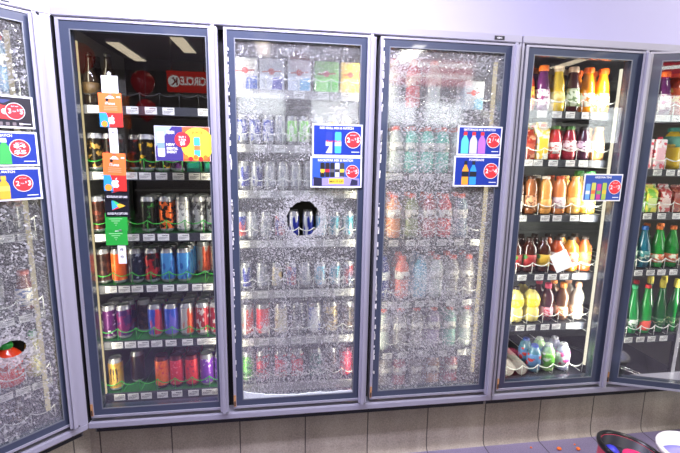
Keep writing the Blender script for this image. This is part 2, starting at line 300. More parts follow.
K={ # kind: (object name, look, category, builder)
'dkbot':('drink_bottle','dark glass bottle','bottle',bottle(DARKB,liq((38,28,20)),mat((30,30,30),.4),.014,.016,mat((90,70,40),.5),(.05,.10))),
'golddark':('drink_can','dark gold can','can',C((34,28,20),(190,150,70),30)),
'blackred':('drink_can','black-red can','can',C((24,18,18),(120,30,26),40,.6)),
'blackyellow':('drink_can','black-yellow can','can',C((26,22,16),(214,170,40),28,.58)),
'blackpurple':('drink_can','black-purple can','can',C((26,20,30),(110,50,110),35,.55)),
'tealbox':('drink_carton','dark teal carton','carton',carton(.062,.06,.10,mat((14,80,70),.4),None,mat((20,120,90),.4))),
'brownred':('drink_can','brown-red can','can',C((60,34,26),(120,60,46),35)),
'blackgreen':('drink_can','black can with green swirls','can',C((18,20,18),(50,130,50),45,.6)),
'blackorange':('drink_can','black can with orange blotches','can',C((28,20,16),(236,104,40),42,.5)),
'silverwhite':('drink_can','silver-white can','can',C((214,214,208),(140,140,140),60,.58,.4)),
'silverdark':('drink_can','silver-grey can','can',C((150,152,156),(52,52,60),50,.52)),
'browncan':('drink_can','dark brown can','can',C((52,34,28),(90,60,50),35)),
'orangecan':('drink_can','bright orange can','can',C((236,96,30),(246,150,70),22,.6,.25)),
'navycan':('drink_can','dark navy can','can',C((26,34,56),(150,160,176),50,.62)),
'redblack':('drink_can','red can with black patch','can',C((168,30,36),(34,24,26),26,.5,.3)),
'bluecan':('drink_can','light blue can','can',C((70,140,200),(34,88,160),55,.56,.35,.35)),
'silverorange':('drink_can','silver-orange can','can',C((180,176,172),(206,80,44),24,.5,.4,.25)),
'purplecan':('drink_can','dark purple can','can',C((84,28,90),(200,190,200),45,.62,.35)),
'magentacan':('drink_can','magenta-purple can','can',C((120,24,90),(60,30,90),26,.5,.35)),
'bluered':('drink_can','blue-red can','can',C((40,76,180),(206,60,80),22,.52,.35,.2)),
'blueviolet':('drink_can','blue-violet can','can',C((46,84,190),(110,100,200),22,.5,.35,.3)),
'redsilver':('drink_can','red-silver can','can',C((150,28,40),(196,186,186),44,.56,.4,.6)),
'goldcan':('drink_can','gold clawed can','can',None),
'brownstripe':('drink_can','brown striped can','can',C((74,40,24),(36,22,16),40,.5,.4,.2)),
'orangeflower':('drink_can','orange floral can','can',can(.0335,.168,can_mat((240,110,34),(214,50,60),60,.6,.25),mat((96,20,30),.3,.5))),
'redpink':('drink_can','pink-red floral can','can',can(.0335,.168,can_mat((214,44,70),(236,120,130),60,.62,.25),mat((90,14,34),.3,.5))),
'redcoral':('drink_can','coral-red floral can','can',can(.0335,.168,can_mat((224,52,58),(150,24,50),60,.6,.25),mat((110,18,30),.3,.5))),
'purplecan2':('drink_can','violet can','can',C((116,52,170),(210,196,226),50,.62,.3)),
'slimblue':('slim_can','slim blue can','can',SL((34,62,170),(186,192,205))),
'slimsilver':('slim_can','slim silver can','can',SL((192,194,196),(150,156,168))),
'slimgreen':('slim_can','slim lime can','can',SL((130,214,90),(220,232,214))),
'slimyellow':('slim_can','slim yellow can','can',SL((226,186,60),(230,224,200))),
'slimnavy':('slim_can','slim silver-navy can','can',SL((186,190,198),(30,44,140),36,.5,.25)),
'slimsky':('slim_can','slim sky-blue can','can',SL((120,190,220),(200,214,220))),
'slimteal':('slim_can','slim teal-silver can','can',SL((60,150,176),(196,204,208),36)),
'slimbr':('slim_can','slim blue-red can','can',SL((60,70,150),(196,80,80),40)),
'slimtan':('slim_can','slim tan can','can',SL((206,190,150),(170,170,160))),
'slimred':('slim_can','slim dark red can','can',SL((150,50,50),(90,100,120),40)),
'packblue':('can_multipack','pale blue-and-white can multipack','multipack',pack(.112,.1,.140,(226,228,236),(60,100,190),(190,190,200))),
'packblue2':('can_multipack','blue-violet can multipack','multipack',pack(.112,.1,.140,(206,212,230),(80,80,170),(200,205,215))),
'packsky':('can_multipack','sky-blue can multipack','multipack',pack(.104,.1,.140,(214,222,236),(110,180,220),(196,206,220))),
'packgreen':('can_multipack','lime green can multipack','multipack',pack(.112,.1,.140,(130,216,90),(100,200,80),(150,226,120))),
'packyellow':('can_multipack','yellow can multipack','multipack',pack(.1,.1,.140,(236,196,64),(226,176,50),(240,210,100))),
'redwhite':('drink_can','red-white can','can',C((222,40,46),(236,220,216),24,.58,.2,.4)),
'creamcan':('drink_can','cream can','can',C((216,206,180),(176,160,130),50,.6,.2)),
'whiteblue':('drink_can','white-blue can','can',C((228,230,236),(50,80,170),26,.56,.2,.5)),
'tanstripe':('drink_can','tan banded can','can',C((214,190,130),(92,76,60),22,.5,.3,3)),
'darkcan':('drink_can','dark grey can','can',C((60,58,54),(110,90,70),40)),
'limecan':('drink_can','lime green can','can',C((120,200,90),(60,120,60),40)),
'redband':('drink_can','dark can with red band','can',C((96,84,90),(216,50,60),20,.48,.2,3)),
'tealdark':('drink_can','teal-dark can','can',C((60,120,110),(40,50,50),40)),
'clearbot':('sports_bottle','clear bottle','bottle',sp((206,214,210))),
'sportclear':('sports_bottle','pale clear sports bottle','bottle',sp((190,200,196))),
'sportteal':('sports_bottle','teal sports bottle','bottle',sp((96,196,180))),
'sportred':('sports_bottle','red sports bottle','bottle',sp((214,70,76))),
'sportmaroon':('sports_bottle','maroon sports bottle','bottle',sp((176,60,70))),
'sportviolet':('sports_bottle','pale violet sports bottle','bottle',sp((168,150,186))),
'sportyellow':('sports_bottle','yellow sports bottle','bottle',sp((226,200,70))),
'sportorange':('sports_bottle','orange sports bottle','bottle',sp((222,140,80))),
'sportolive':('sports_bottle','olive sports bottle','bottle',sp((134,146,96))),
'sportslate':('sports_bottle','slate-blue sports bottle','bottle',sp((120,140,160))),
'sportnavy':('sports_bottle','navy sports bottle','bottle',bottle(SPORT,liq((30,50,120)),mat((30,60,150),.4),.019,.022,mat((210,214,220),.5),(.105,.15),sq=.03)),
'powerblue':('sports_bottle','light blue sports bottle','bottle',bottle(SPORT,liq((110,176,206)),mat((70,130,170),.4),.019,.022,mat((150,190,210),.5),(.09,.15),sq=.03)),
'sportcoral':('sports_bottle','coral sports bottle','bottle',sp((226,120,100))),
'sportgrey':('sports_bottle','grey sports bottle','bottle',sp((140,136,134))),
'sportaqua':('sports_bottle','aqua sports bottle','bottle',sp((130,186,176))),
'sportpink':('sports_bottle','pink sports bottle','bottle',sp((190,110,120))),
'sportpeach':('sports_bottle','peach sports bottle','bottle',sp((206,160,130))),
}
def jb(prof,c,cap,capr,caph,lab,acc,lz,sq=0,s=60): return bottle(prof,liq(c),mat(cap,.4),capr,caph,can_mat(lab,acc,s,.56,0,1,.5),lz,sq=sq)
K.update({
'juiceredyel':('juice_bottle','red-yellow juice bottle','bottle',jb(JUICE,(190,60,30),(150,30,26),.023,.028,(236,190,60),(200,60,40),(.03,.12))),
'juicepurple':('juice_bottle','orange-capped purple juice bottle','bottle',jb(JUICE,(96,40,96),(240,120,40),.024,.028,(232,226,232),(150,60,120),(.03,.11))),
'juiceyellow':('juice_bottle','pale yellow juice bottle','bottle',jb(JUICE,(232,196,70),(226,206,176),.024,.028,(230,220,150),(236,200,90),(.045,.10))),
'juiceberry':('juice_bottle','dark berry juice bottle','bottle',jb(JUICE,(70,30,36),(226,196,170),.024,.028,(214,226,196),(110,140,90),(.03,.12))),
'juiceorange':('juice_bottle','orange juice bottle','bottle',jb(JUICE,(246,150,30),(240,110,30),.024,.028,(240,236,214),(240,130,50),(.03,.10))),
'juiceyel2':('juice_bottle','yellow-green juice bottle','bottle',jb(JUICE,(226,190,80),(90,180,100),.024,.028,(240,226,170),(226,170,60),(.03,.10))),
'cartonred':('drink_carton','red-striped tall carton','carton',carton(.062,.06,.18,can_mat((226,214,206),(196,60,60),50,.55,0),mat((220,90,60),.4),mat((236,190,70),.5),True)),
'cartonyel':('drink_carton','yellow tall carton','carton',carton(.062,.06,.18,can_mat((240,206,90),(236,236,220),30,.5,0),mat((220,90,60),.4),mat((240,200,60),.5),True)),
'jarred':('juice_bottle','small red-white juice bottle','bottle',jb(JAR,(196,56,60),(90,140,70),.022,.018,(236,230,226),(200,60,60),(.03,.09))),
'jarberry':('juice_bottle','small berry-red juice bottle','bottle',jb(JAR,(150,40,56),(70,120,60),.022,.018,(236,220,216),(160,50,60),(.05,.10))),
'jardark':('juice_bottle','small purple-black juice bottle','bottle',jb(JAR,(60,30,50),(50,50,56),.022,.018,(206,190,206),(90,40,80),(.05,.10))),
'jarpeach':('juice_bottle','small peach juice bottle','bottle',jb(JAR,(226,160,96),(236,180,120),.022,.018,(240,226,206),(226,140,80),(.04,.10))),
'coffeedark':('coffee_bottle','dark mocha coffee bottle','bottle',jb(COFFEE,(96,50,26),(60,36,24),.020,.016,(226,210,190),(90,50,30),(.03,.10))),
'coffeebrown':('coffee_bottle','brown coffee bottle','bottle',jb(COFFEE,(140,84,50),(70,40,26),.020,.016,(206,150,110),(90,50,30),(.03,.10))),
'coffeecaramel':('coffee_bottle','pale caramel coffee bottle','bottle',jb(COFFEE,(226,160,84),(240,230,214),.020,.016,(236,176,96),(226,160,84),(.03,.08))),
'coffeecaramel2':('coffee_bottle','orange-necked coffee bottle','bottle',jb(COFFEE,(220,140,84),(214,90,50),.020,.016,(214,200,200),(160,130,140),(.03,.09))),
'coffeetan':('coffee_bottle','vanilla coffee bottle','bottle',jb(COFFEE,(232,176,90),(230,190,120),.020,.016,(232,206,120),(220,160,80),(.03,.09))),
'teared':('tea_bottle','dark tea bottle with red-green label','bottle',jb(TEA,(60,26,14),(40,26,20),.018,.018,(150,36,34),(50,120,40),(.035,.10),.12,22)),
'teayellow':('tea_bottle','dark tea bottle with yellow-green label','bottle',jb(TEA,(64,30,14),(40,26,20),.018,.018,(196,160,40),(50,110,40),(.035,.10),.12,22)),
'teaorange':('tea_bottle','red-brown tea bottle','bottle',jb(TEA,(170,70,26),(50,36,30),.018,.018,(236,226,206),(206,120,90),(.06,.11),.12)),
'tealemon':('tea_bottle','golden tea bottle with red-white label','bottle',jb(TEA,(206,150,50),(60,50,40),.018,.018,(226,206,150),(226,80,60),(.03,.11),.12,30)),
'teaamber':('tea_bottle','amber tea bottle','bottle',jb(TEA,(180,90,40),(50,40,36),.018,.018,(160,110,80),(230,180,60),(.03,.11),.12,30)),
'lemonade':('lemonade_bottle','waisted yellow lemonade bottle','bottle',jb(LEMON,(232,216,120),(40,30,26),.016,.016,(244,220,40),(240,230,120),(.085,.135))),
'pinkcap':('soda_bottle','pink-capped dark soda bottle','bottle',jb(COLA,(84,50,56),(226,80,110),.0165,.03,(232,170,180),(214,50,80),(.03,.08))),
'orangecap':('soda_bottle','orange-capped soda bottle','bottle',jb(COLA,(110,76,50),(240,146,50),.0165,.03,(240,220,176),(226,130,60),(.03,.08))),
'peachcap':('soda_bottle','peach-capped soda bottle','bottle',jb(COLA,(176,166,156),(240,180,140),.0165,.03,(236,206,180),(220,150,110),(.03,.08))),
'squatblue':('water_bottle','squat blue-green bottle','bottle',jb(SQUAT,(80,130,150),(60,90,180),.019,.014,(90,140,190),(200,60,60),(.03,.11),0,26)),
'squatgreen':('water_bottle','squat lime-labelled bottle','bottle',jb(SQUAT,(150,190,120),(200,210,190),.019,.014,(110,190,70),(226,236,220),(.03,.11),0,26)),
'squatpurple':('water_bottle','squat purple-pink bottle','bottle',jb(SQUAT,(150,150,176),(190,190,200),.019,.014,(196,196,206),(196,60,130),(.03,.11),0,30)),
'squatgrey':('water_bottle','squat grey bottle','bottle',jb(SQUAT,(160,164,170),(190,194,200),.019,.014,(180,186,196),(220,190,110),(.03,.11),0,34)),
'jugred':('juice_jug','big red-orange juice jug','jug',jb(JUG,(196,60,26),(240,120,40),.026,.022,(226,90,40),(240,190,90),(.04,.15),0,22)),
'cartonpink':('drink_carton','white-pink carton','carton',carton(.066,.065,.16,can_mat((236,230,232),(226,70,90),40,.56,0),mat((214,50,80),.4),mat((240,190,200),.5))),
'pineapple':('juice_jug','teal-yellow pineapple jug','jug',jb(JUG,(226,190,50),(60,150,130),.03,.022,(90,160,140),(226,196,80),(.12,.18),0,16)),
'cartonlime':('drink_carton','lime-topped white carton','carton',carton(.066,.065,.14,can_mat((226,232,216),(110,180,70),34,.5,0),None,mat((150,200,110),.5),True)),
'cartongreen':('drink_carton','yellow-topped green carton','carton',carton(.066,.065,.14,can_mat((130,200,70),(236,226,90),24,.5,0),None,mat((214,230,150),.5),True)),
'cartonredw':('drink_carton','white-red carton with green','carton',carton(.066,.065,.14,can_mat((232,214,206),(190,60,60),30,.5,0),None,mat((226,200,190),.5),True)),
'cartonred':('drink_carton','red-brown carton','carton',carton(.066,.065,.14,can_mat((150,50,40),(206,150,120),30,.56,0),None,mat((170,80,60),.5),True)),
'greenyel':('water_bottle','yellow-capped green bottle','bottle',jb(GREEN,(30,130,60),(240,206,60),.016,.022,(200,220,190),(60,150,80),(.05,.10))),
'greenblue':('water_bottle','blue-green bottle','bottle',jb(GREEN,(20,90,110),(30,90,160),.016,.022,(60,130,130),(200,210,200),(.05,.10))),
'greenorange':('water_bottle','orange-capped green bottle','bottle',jb(GREEN,(36,140,56),(240,130,60),.016,.022,(220,120,80),(214,226,200),(.03,.08),0,30)),
'greenblue2':('water_bottle','green glass bottle, green cap','bottle',jb(GLASSB,(20,120,60),(30,140,90),.015,.02,(190,200,180),(60,130,70),(.04,.09))),
'greengreen':('water_bottle','pale-labelled green glass bottle','bottle',jb(GLASSB,(24,130,60),(50,160,110),.015,.02,(206,220,206),(30,120,60),(.04,.09))),
'greenred':('water_bottle','red-capped green glass bottle','bottle',jb(GLASSB,(30,150,60),(226,50,50),.015,.022,(226,80,60),(60,160,80),(.02,.08),0,24)),
'greengold':('water_bottle','gold-collared green glass bottle','bottle',jb(GLASSB,(16,96,40),(206,190,60),.015,.05,(30,110,50),(190,200,150),(.05,.09))),
})
def gold_can(name,parent=None):
    o=can(.0335,.168,can_mat((214,168,70),(190,140,50),50,.6,.5))(name,parent)
    b=MB(); bl=mat((20,18,14),.5)
    for cx,sl in ((-.012,-.002),(0,0),(.012,.002)):       # three ragged claw strokes wrapped on the front
        pts=[(cx-.003,.118),(cx+.003,.122),(cx+.0036+sl,.09),(cx+.002+sl,.075),(cx+.0028+sl,.062),(cx+sl,.046),(cx-.0025+sl,.07),(cx-.001+sl,.084),(cx-.004+sl,.10)]
        f=b.bm.faces.new([b.bm.verts.new((x,-math.sqrt(.0342**2-x*x),z)) for x,z in pts]); f.material_index=b.mi(bl)
    b.build('claw_emblem',o); return o
K['goldcan']=K['goldcan'][:3]+(gold_can,)

PROTO={}
def place(kind,label,group,loc,rz,parentM):
    """first of a kind is built, later ones are copies of the thing and of each part"""
    nm,look,cat,fn=K[kind]
    if kind not in PROTO: o=fn(nm); PROTO[kind]=o
    else:
        src=PROTO[kind]; o=src.copy(); COL.objects.link(o)
        for ch in list(src.children):
            c=ch.copy(); COL.objects.link(c); c.parent=o
    p=parentM@Vector(loc); o.location=p; o.rotation_euler=(0,0,rz)
    tag(o,label,cat,group); return o
DEPTH={'packblue':.11,'packblue2':.11,'packsky':.11,'packgreen':.11,'packyellow':.11,'jugred':.15,'pineapple':.15,'lemonade':.096}
def stock(shelf_i,n_shelves,door,zdeck,items,M=Matrix(),rz=0,y0=None):
    sh='bottom' if shelf_i==n_shelves-1 else SHELFORD[shelf_i]
    counts={}; prev=None
    for x,kind,rows,first in items:
        nm,look,cat,fn=K[kind]; dp=DEPTH.get(kind,.068 if nm=='drink_can' else .056 if nm=='slim_can' else .084)
        yf=y0 if y0 else .135+dp/2
        rad_={'drink_can':.0337,'juice_big':.056,'slim_can':.0264,'can_multipack':.0565,'sports_bottle':.0385,'juice_jug':.0525}.get('juice_big' if kind=='bigorange' else nm,dp/2 if dp>.09 else .0415 if nm in('juice_bottle','tea_bottle') else .0385)
        if prev is not None: x=max(x,prev+rad_+.0008)
        prev=x+rad_
        for r in range(first,max(rows,first+1)) if rows>first else [first]:
            k=counts.get(r,0); counts[r]=k+1
            lab='%s, %s from left, %s row, %s shelf, %s'%(look,ORD[k],ROWN[r],sh,DOORN[door])
            g='%s on the %s shelf behind the %s'%({'can':'cans','bottle':'bottles','carton':'cartons','multipack':'multipacks','jug':'jugs'}[cat],sh,DOORN[door])
            place(kind,lab,g,(x,yf+dp*r,zdeck+.0003),rz+random.uniform(-.5,.5)*(0 if cat in('carton','multipack') or kind=='goldcan' else 1),M)

# ---------------------------------------------------------------- coolers
def price_tag_mesh(w=.050,h=.031):
    b=MB(); b.box(-w/2,w/2,-.0022,0,-h/2,h/2,tagw)
    for k,(a,c,z,t) in enumerate(((-.1,.42,.22,.10),(-.42,.40,-.02,.06),(-.42,.25,-.16,.05),(-.42,.1,-.30,.05))):
        b.box(a*w,c*w,-.0026,-.0021,(z)*h,(z+t)*h,ink)
    return b.build('price_tag')
TAG=None
def make_shelf(root,x0,x1,z,tags,lane,railmat,deckm,pitch=.074,y1=.64,last=False):
    global TAG
    b=MB(); b.box(x0,x1,.125,y1,z+.004,z+.014,deckm)
    n=int((x1-x0)/pitch)
    for k in range(n+1):
        x=x0+(x1-x0-.003)*k/n; b.box(x,x+.003,.14,y1,z+.0135,z+.017,lane)
    s=b.build('shelf',root)
    b=MB(); b.box(x0,x1,.112,.1255,z-.020,z+.018,railmat,bev=.002); b.box(x0,x1,.108,.113,z-.020,z-.016,railmat); b.build('price_rail',s)
    pts=[]; nn=n*8
    for k in range(nn+1):
        t=k/8; x=x0+(x1-x0)*k/nn; pts.append((x,.127-.012*abs(math.sin(PI*t)),z+.078-.016*abs(math.sin(PI*t))**.7))
    b=MB(); b.tube(pts,.0024,lane,5)
    for k in range(0,n+1): 
        x=x0+(x1-x0)*k/n; b.tube([(x,.128,z+.016),(x,.128,z+.078)],.0018,lane,5)
    b.build('lane_guide',s)
    for tx in tags:
        if TAG is None: TAG=price_tag_mesh(); t=TAG
        else: t=TAG.copy(); COL.objects.link(t)
        t.parent=s; t.location=(tx,.1115,z)
    return s
def make_door(root,xg,xh,ang=0,pane=None,holes=(),right=.022,glass_l=.042,crumbs=False,chips=False):
    """hinged left; local x runs from the hinge edge, y into the cooler"""
    X=xg+.012; W=xh-X
    b=MB(); zb,zt=.360,2.092
    b.ring(.012,W+.03,zb+.010,zt-.008,glass_l,W-right,.400,2.052,.0,.046,navy)
    b.ring(.03,W+.02,zb+.02,zt-.02,glass_l-.004,W-right+.004,.396,2.056,.046,.058,gasket)
    d=b.build('door',root,(X,0,0)); d.rotation_euler=(0,0,-ang)
    b=MB(); b.ring(0,W+.032,zb,zt,.013,W+.022,zb+.011,zt-.009,-.004,.05,silver); b.build('frame_trim',d)
    b=MB(); b.ring(glass_l,W-right,.400,2.052,glass_l+.004,W-right-.004,.404,2.048,-.001,.004,mat((120,124,130),.4,.4)); b.build('glass_bead',d)
    b=MB(); b.box(W,W+.038,-.034,-.0045,.345,2.094,alum,bev=.012); b.build('handle',d)
    # pane
    x0,x1,z0,z1=glass_l+.001,W-right-.001,.401,2.051; b=MB(); i=b.mi(pane)
    if not holes: b.box(x0,x1,.010,.016,z0,z1,pane)
    else:
        segs=48; hs=sorted(holes,key=lambda h:-h[1]); zc=[z1]+[(hs[k][1]-hs[k][3]+hs[k+1][1]+hs[k+1][3])/2 for k in range(len(hs)-1)]+[z0]
        for (hx,hz,rx,rz_),ztop,zbot in zip(hs,zc,zc[1:]):
            rr=[1+.05*random.uniform(-1,1) for _ in range(segs)]; loops=[]
            for y in (.010,.016):
                inner=[];outer=[]
                for k in range(segs):
                    a=2*PI*k/segs; c,s_=math.cos(a),math.sin(a)
                    inner.append(b.bm.verts.new((hx+rx*rr[k]*c,y,hz+rz_*rr[k]*s_)))
                    tx=((x1-hx)/c if c>0 else (x0-hx)/c) if abs(c)>1e-9 else 1e9; tz=((ztop-hz)/s_ if s_>0 else (zbot-hz)/s_) if abs(s_)>1e-9 else 1e9
                    # project to the border rectangle, snapping to corners
                    t=min(tx,tz); outer.append(b.bm.verts.new((hx+t*c,y,hz+t*s_)))
                loops.append((inner,outer))
                for k in range(segs):
                    k2=(k+1)%segs; p,q=outer[k].co,outer[k2].co
                    quad=[inner[k],outer[k]]
                    onx=lambda v:abs(v.x-x0)<1e-6 or abs(v.x-x1)<1e-6
                    if onx(p)!=onx(q):
                        cx=(x1 if (p.x+q.x)/2>hx else x0); cz=(ztop if (p.z+q.z)/2>hz else zbot); quad.append(b.bm.verts.new((cx,y,cz)))
                    quad+=[outer[k2],inner[k2]]; b.bm.faces.new(quad).material_index=i
            (a0,_),(a1,_)=loops
            for k in range(segs): b.bm.faces.new((a0[k],a0[(k+1)%segs],a1[(k+1)%segs],a1[k])).material_index=i
    b.build('glass_pane',d,recalc=not holes)
    b=MB(); b.box(.001,.011,-.007,-.003,.372,.43,rust); b.box(.003,.009,-.009,-.006,.376,.40,mat((60,44,36),.6)); b.build('hinge',d)
    if crumbs:
        b=MB(); cm=mat((206,212,214),.3,0,noise=.15,scale=200); pts=[(x0,.402)]
        nn=40
        for k in range(nn+1):
            t=k/nn; h=.006+.030*max(0,1-t*3.2)**1.3+.006*random.random(); pts.append((x0+(x1-x0)*t,.402+h))
        pts.append((x1,.402)); b.prism(pts[::-1],.0035,.0095,cm); b.build('glass_crumbs',d)
    if chips:
        b=MB(); pm=mat((228,226,222),.6)
        for k in range(70):
            z=random.uniform(.5,2.05); h=random.uniform(.004,.03); x=.012+random.uniform(0,.004); b.box(x,x+random.uniform(.003,.007),-.0052,-.0042,z,z+h,pm)
        o=b.build('flaking_paint',d); o['kind']='stuff'
    return d
def make_cooler(label,loc,rz,x0,x1,bays,back,lampcol,lampE,depth=.8,jambL=.0):
    root=thing('display_cooler',label,'cooler',loc,rz)
    b=MB(); b.box(x0,x1,depth-.02,depth,.245,2.12,back); b.box(x0,x0+.006,.06,depth-.02,.245,2.12,mat((110,108,104),.5)); b.box(x1-.006,x1,.06,depth-.02,.245,2.12,mat((110,108,104),.5))
    b.box(x0+.006,x1-.006,.06,depth-.02,2.10,2.12,dark); b.box(x0+.006,x1-.006,.06,depth-.02,.245,.262,dark)
    for z in [.5+.28*k for k in range(6)]: b.box(x0+.02,x1-.02,depth-.03,depth-.02,z,z+.012,mat((90,92,94),.4))
    b.build('cabinet_body',root)
    b=MB(); b.box(x0,x1,-.008,.10,2.0965,2.130,alum,bev=.003); b.build('header_rail',root)
    b=MB(); b.box(x0,x1,-.008,.104,.3085,.338,alum,bev=.003); b.box(x0+.006,x1-.006,.1005,.104,.262,.309,dark); b.build('sill_rail',root)
    return root
def mullion(root,x0,x1,lampx=(),lampcol=(255,236,190),E=3,tube=3,aim=()):
    b=MB(); b.box(x0,x1,.062,.095,.338,2.0965,gasket); 
    m=b.build('mullion',root)
    for lx in lampx:
        b=MB(); b.box(lx-.008,lx+.008,.095,.107,.42,2.03,emis(lampcol,tube)); b.build('lamp_tube',m)
    for lx,dx in aim:
        l=bpy.data.lights.new('mullion_light','AREA'); l.shape='RECTANGLE'; l.size=.03; l.size_y=1.6; l.energy=E; l.color=tuple(c/255 for c in lampcol)
        o=bpy.data.objects.new('mullion_light',l); COL.objects.link(o); o.parent=root; o.location=(lx,.082,1.22)
        d=Vector((dx,1,0)).normalized(); o.rotation_euler=d.to_track_quat('-Z','Y').to_euler()
    return m

clear=clear_glass()
LAY={}
LAY[1]=[
   (1.756, [0.276, 0.433, 0.51, 0.584, 0.735], [(0.245, 'dkbot', 2, 0), (0.295, 'dkbot', 1, 0)]) ,
   (1.469, [0.275, 0.41, 0.469, 0.539, 0.613, 0.684, 0.738], [(0.246, 'golddark', 3, 0), (0.301, 'blackred', 2, 0), (0.397, 'blackred', 1, 1), (0.453, 'blackyellow', 2, 0), (0.511, 'blackyellow', 2, 0), (0.564, 'blackpurple', 2, 0), (0.636, 'tealbox', 1, 0), (0.709, 'tealbox', 1, 0)]) ,
   (1.186, [0.262, 0.401, 0.469, 0.533, 0.623, 0.723], [(0.231, 'brownred', 2, 0), (0.292, 'blackred', 1, 0), (0.456, 'blackgreen', 3, 0), (0.538, 'blackorange', 3, 0), (0.615, 'silverwhite', 3, 0), (0.685, 'silverdark', 3, 0), (0.75, 'silverdark', 3, 0)]) ,
   (0.939, [0.287, 0.345, 0.403, 0.47, 0.543, 0.607, 0.677, 0.723], [(0.238, 'browncan', 2, 0), (0.309, 'orangecan', 3, 0), (0.386, 'navycan', 3, 0), (0.459, 'redblack', 3, 0), (0.531, 'bluecan', 3, 0), (0.606, 'bluecan', 3, 0), (0.674, 'silverorange', 1, 2), (0.731, 'silverwhite', 1, 2)]) ,
   (0.66, [0.295, 0.354, 0.413, 0.475, 0.541, 0.618, 0.689, 0.737], [(0.245, 'purplecan', 3, 0), (0.314, 'magentacan', 3, 0), (0.388, 'browncan', 1, 1), (0.458, 'bluered', 3, 0), (0.534, 'blueviolet', 3, 0), (0.608, 'silverorange', 3, 0), (0.683, 'redsilver', 3, 0), (0.751, 'redsilver', 3, 0)]) ,
   (0.388, [0.287, 0.35, 0.411, 0.487, 0.556, 0.635, 0.701, 0.748], [(0.257, 'goldcan', 1, 0), (0.337, 'brownstripe', 2, 1), (0.476, 'orangeflower', 1, 0), (0.546, 'redpink', 3, 0), (0.62, 'redcoral', 3, 0), (0.694, 'purplecan2', 3, 0), (0.767, 'purplecan2', 3, 0)]) ,
]
LAY[2]=[
   (1.848, [0.927, 1.162, 1.274, 1.382], [(0.92, 'packblue', 1, 0), (1.039, 'packblue2', 1, 0), (1.165, 'packsky', 1, 0), (1.293, 'packgreen', 1, 0), (1.408, 'packyellow', 1, 0)]) ,
   (1.602, [0.89, 0.981, 1.073, 1.167, 1.271, 1.377], [(0.896, 'slimblue', 2, 0), (0.957, 'slimblue', 2, 0), (1.018, 'slimblue', 2, 0), (1.074, 'slimsilver', 2, 0), (1.131, 'slimgreen', 2, 0), (1.189, 'slimgreen', 2, 0), (1.257, 'slimsilver', 2, 0), (1.325, 'slimyellow', 2, 0), (1.394, 'slimyellow', 2, 0)]) ,
   (1.389, [0.899, 1.001, 1.105, 1.211, 1.318, 1.406], [(0.901, 'slimnavy', 2, 0), (0.963, 'slimnavy', 2, 0), (1.025, 'slimsilver', 2, 0), (1.087, 'slimsilver', 2, 0), (1.15, 'slimsilver', 2, 0), (1.214, 'slimsilver', 2, 0), (1.278, 'slimsilver', 2, 0), (1.348, 'slimsky', 2, 0), (1.418, 'slimsky', 2, 0)]) ,
   (1.148, [0.903, 0.984, 1.056, 1.128, 1.217, 1.306, 1.391], [(0.882, 'slimbr', 1, 0), (0.935, 'slimsilver', 2, 0), (1.003, 'slimsilver', 2, 0), (1.071, 'slimbr', 2, 0), (1.14, 'slimnavy', 2, 0), (1.21, 'slimnavy', 2, 0), (1.275, 'slimsky', 2, 0), (1.341, 'slimteal', 2, 0), (1.413, 'slimteal', 2, 0)]) ,
   (0.892, [0.907, 0.985, 1.068, 1.138, 1.208, 1.289, 1.365], [(0.901, 'slimnavy', 2, 0), (0.98, 'slimsilver', 2, 0), (1.054, 'slimtan', 2, 0), (1.125, 'slimbr', 2, 0), (1.196, 'slimsilver', 2, 0), (1.273, 'slimsky', 2, 0), (1.35, 'slimteal', 2, 0), (1.418, 'slimred', 1, 0)]) ,
   (0.643, [0.912, 0.986, 1.067, 1.148, 1.224, 1.317, 1.391], [(0.9, 'silverorange', 2, 0), (0.981, 'redwhite', 2, 0), (1.073, 'creamcan', 2, 0), (1.16, 'silverdark', 2, 0), (1.244, 'whiteblue', 2, 0), (1.333, 'tanstripe', 2, 0), (1.419, 'darkcan', 1, 0)]) ,
   (0.39, [], [(0.9, 'limecan', 1, 0), (0.977, 'redband', 2, 0), (1.071, 'redband', 2, 0), (1.155, 'redband', 2, 0), (1.251, 'tealdark', 1, 0), (1.332, 'darkcan', 1, 0), (1.413, 'redpink', 1, 0)]) ,
]
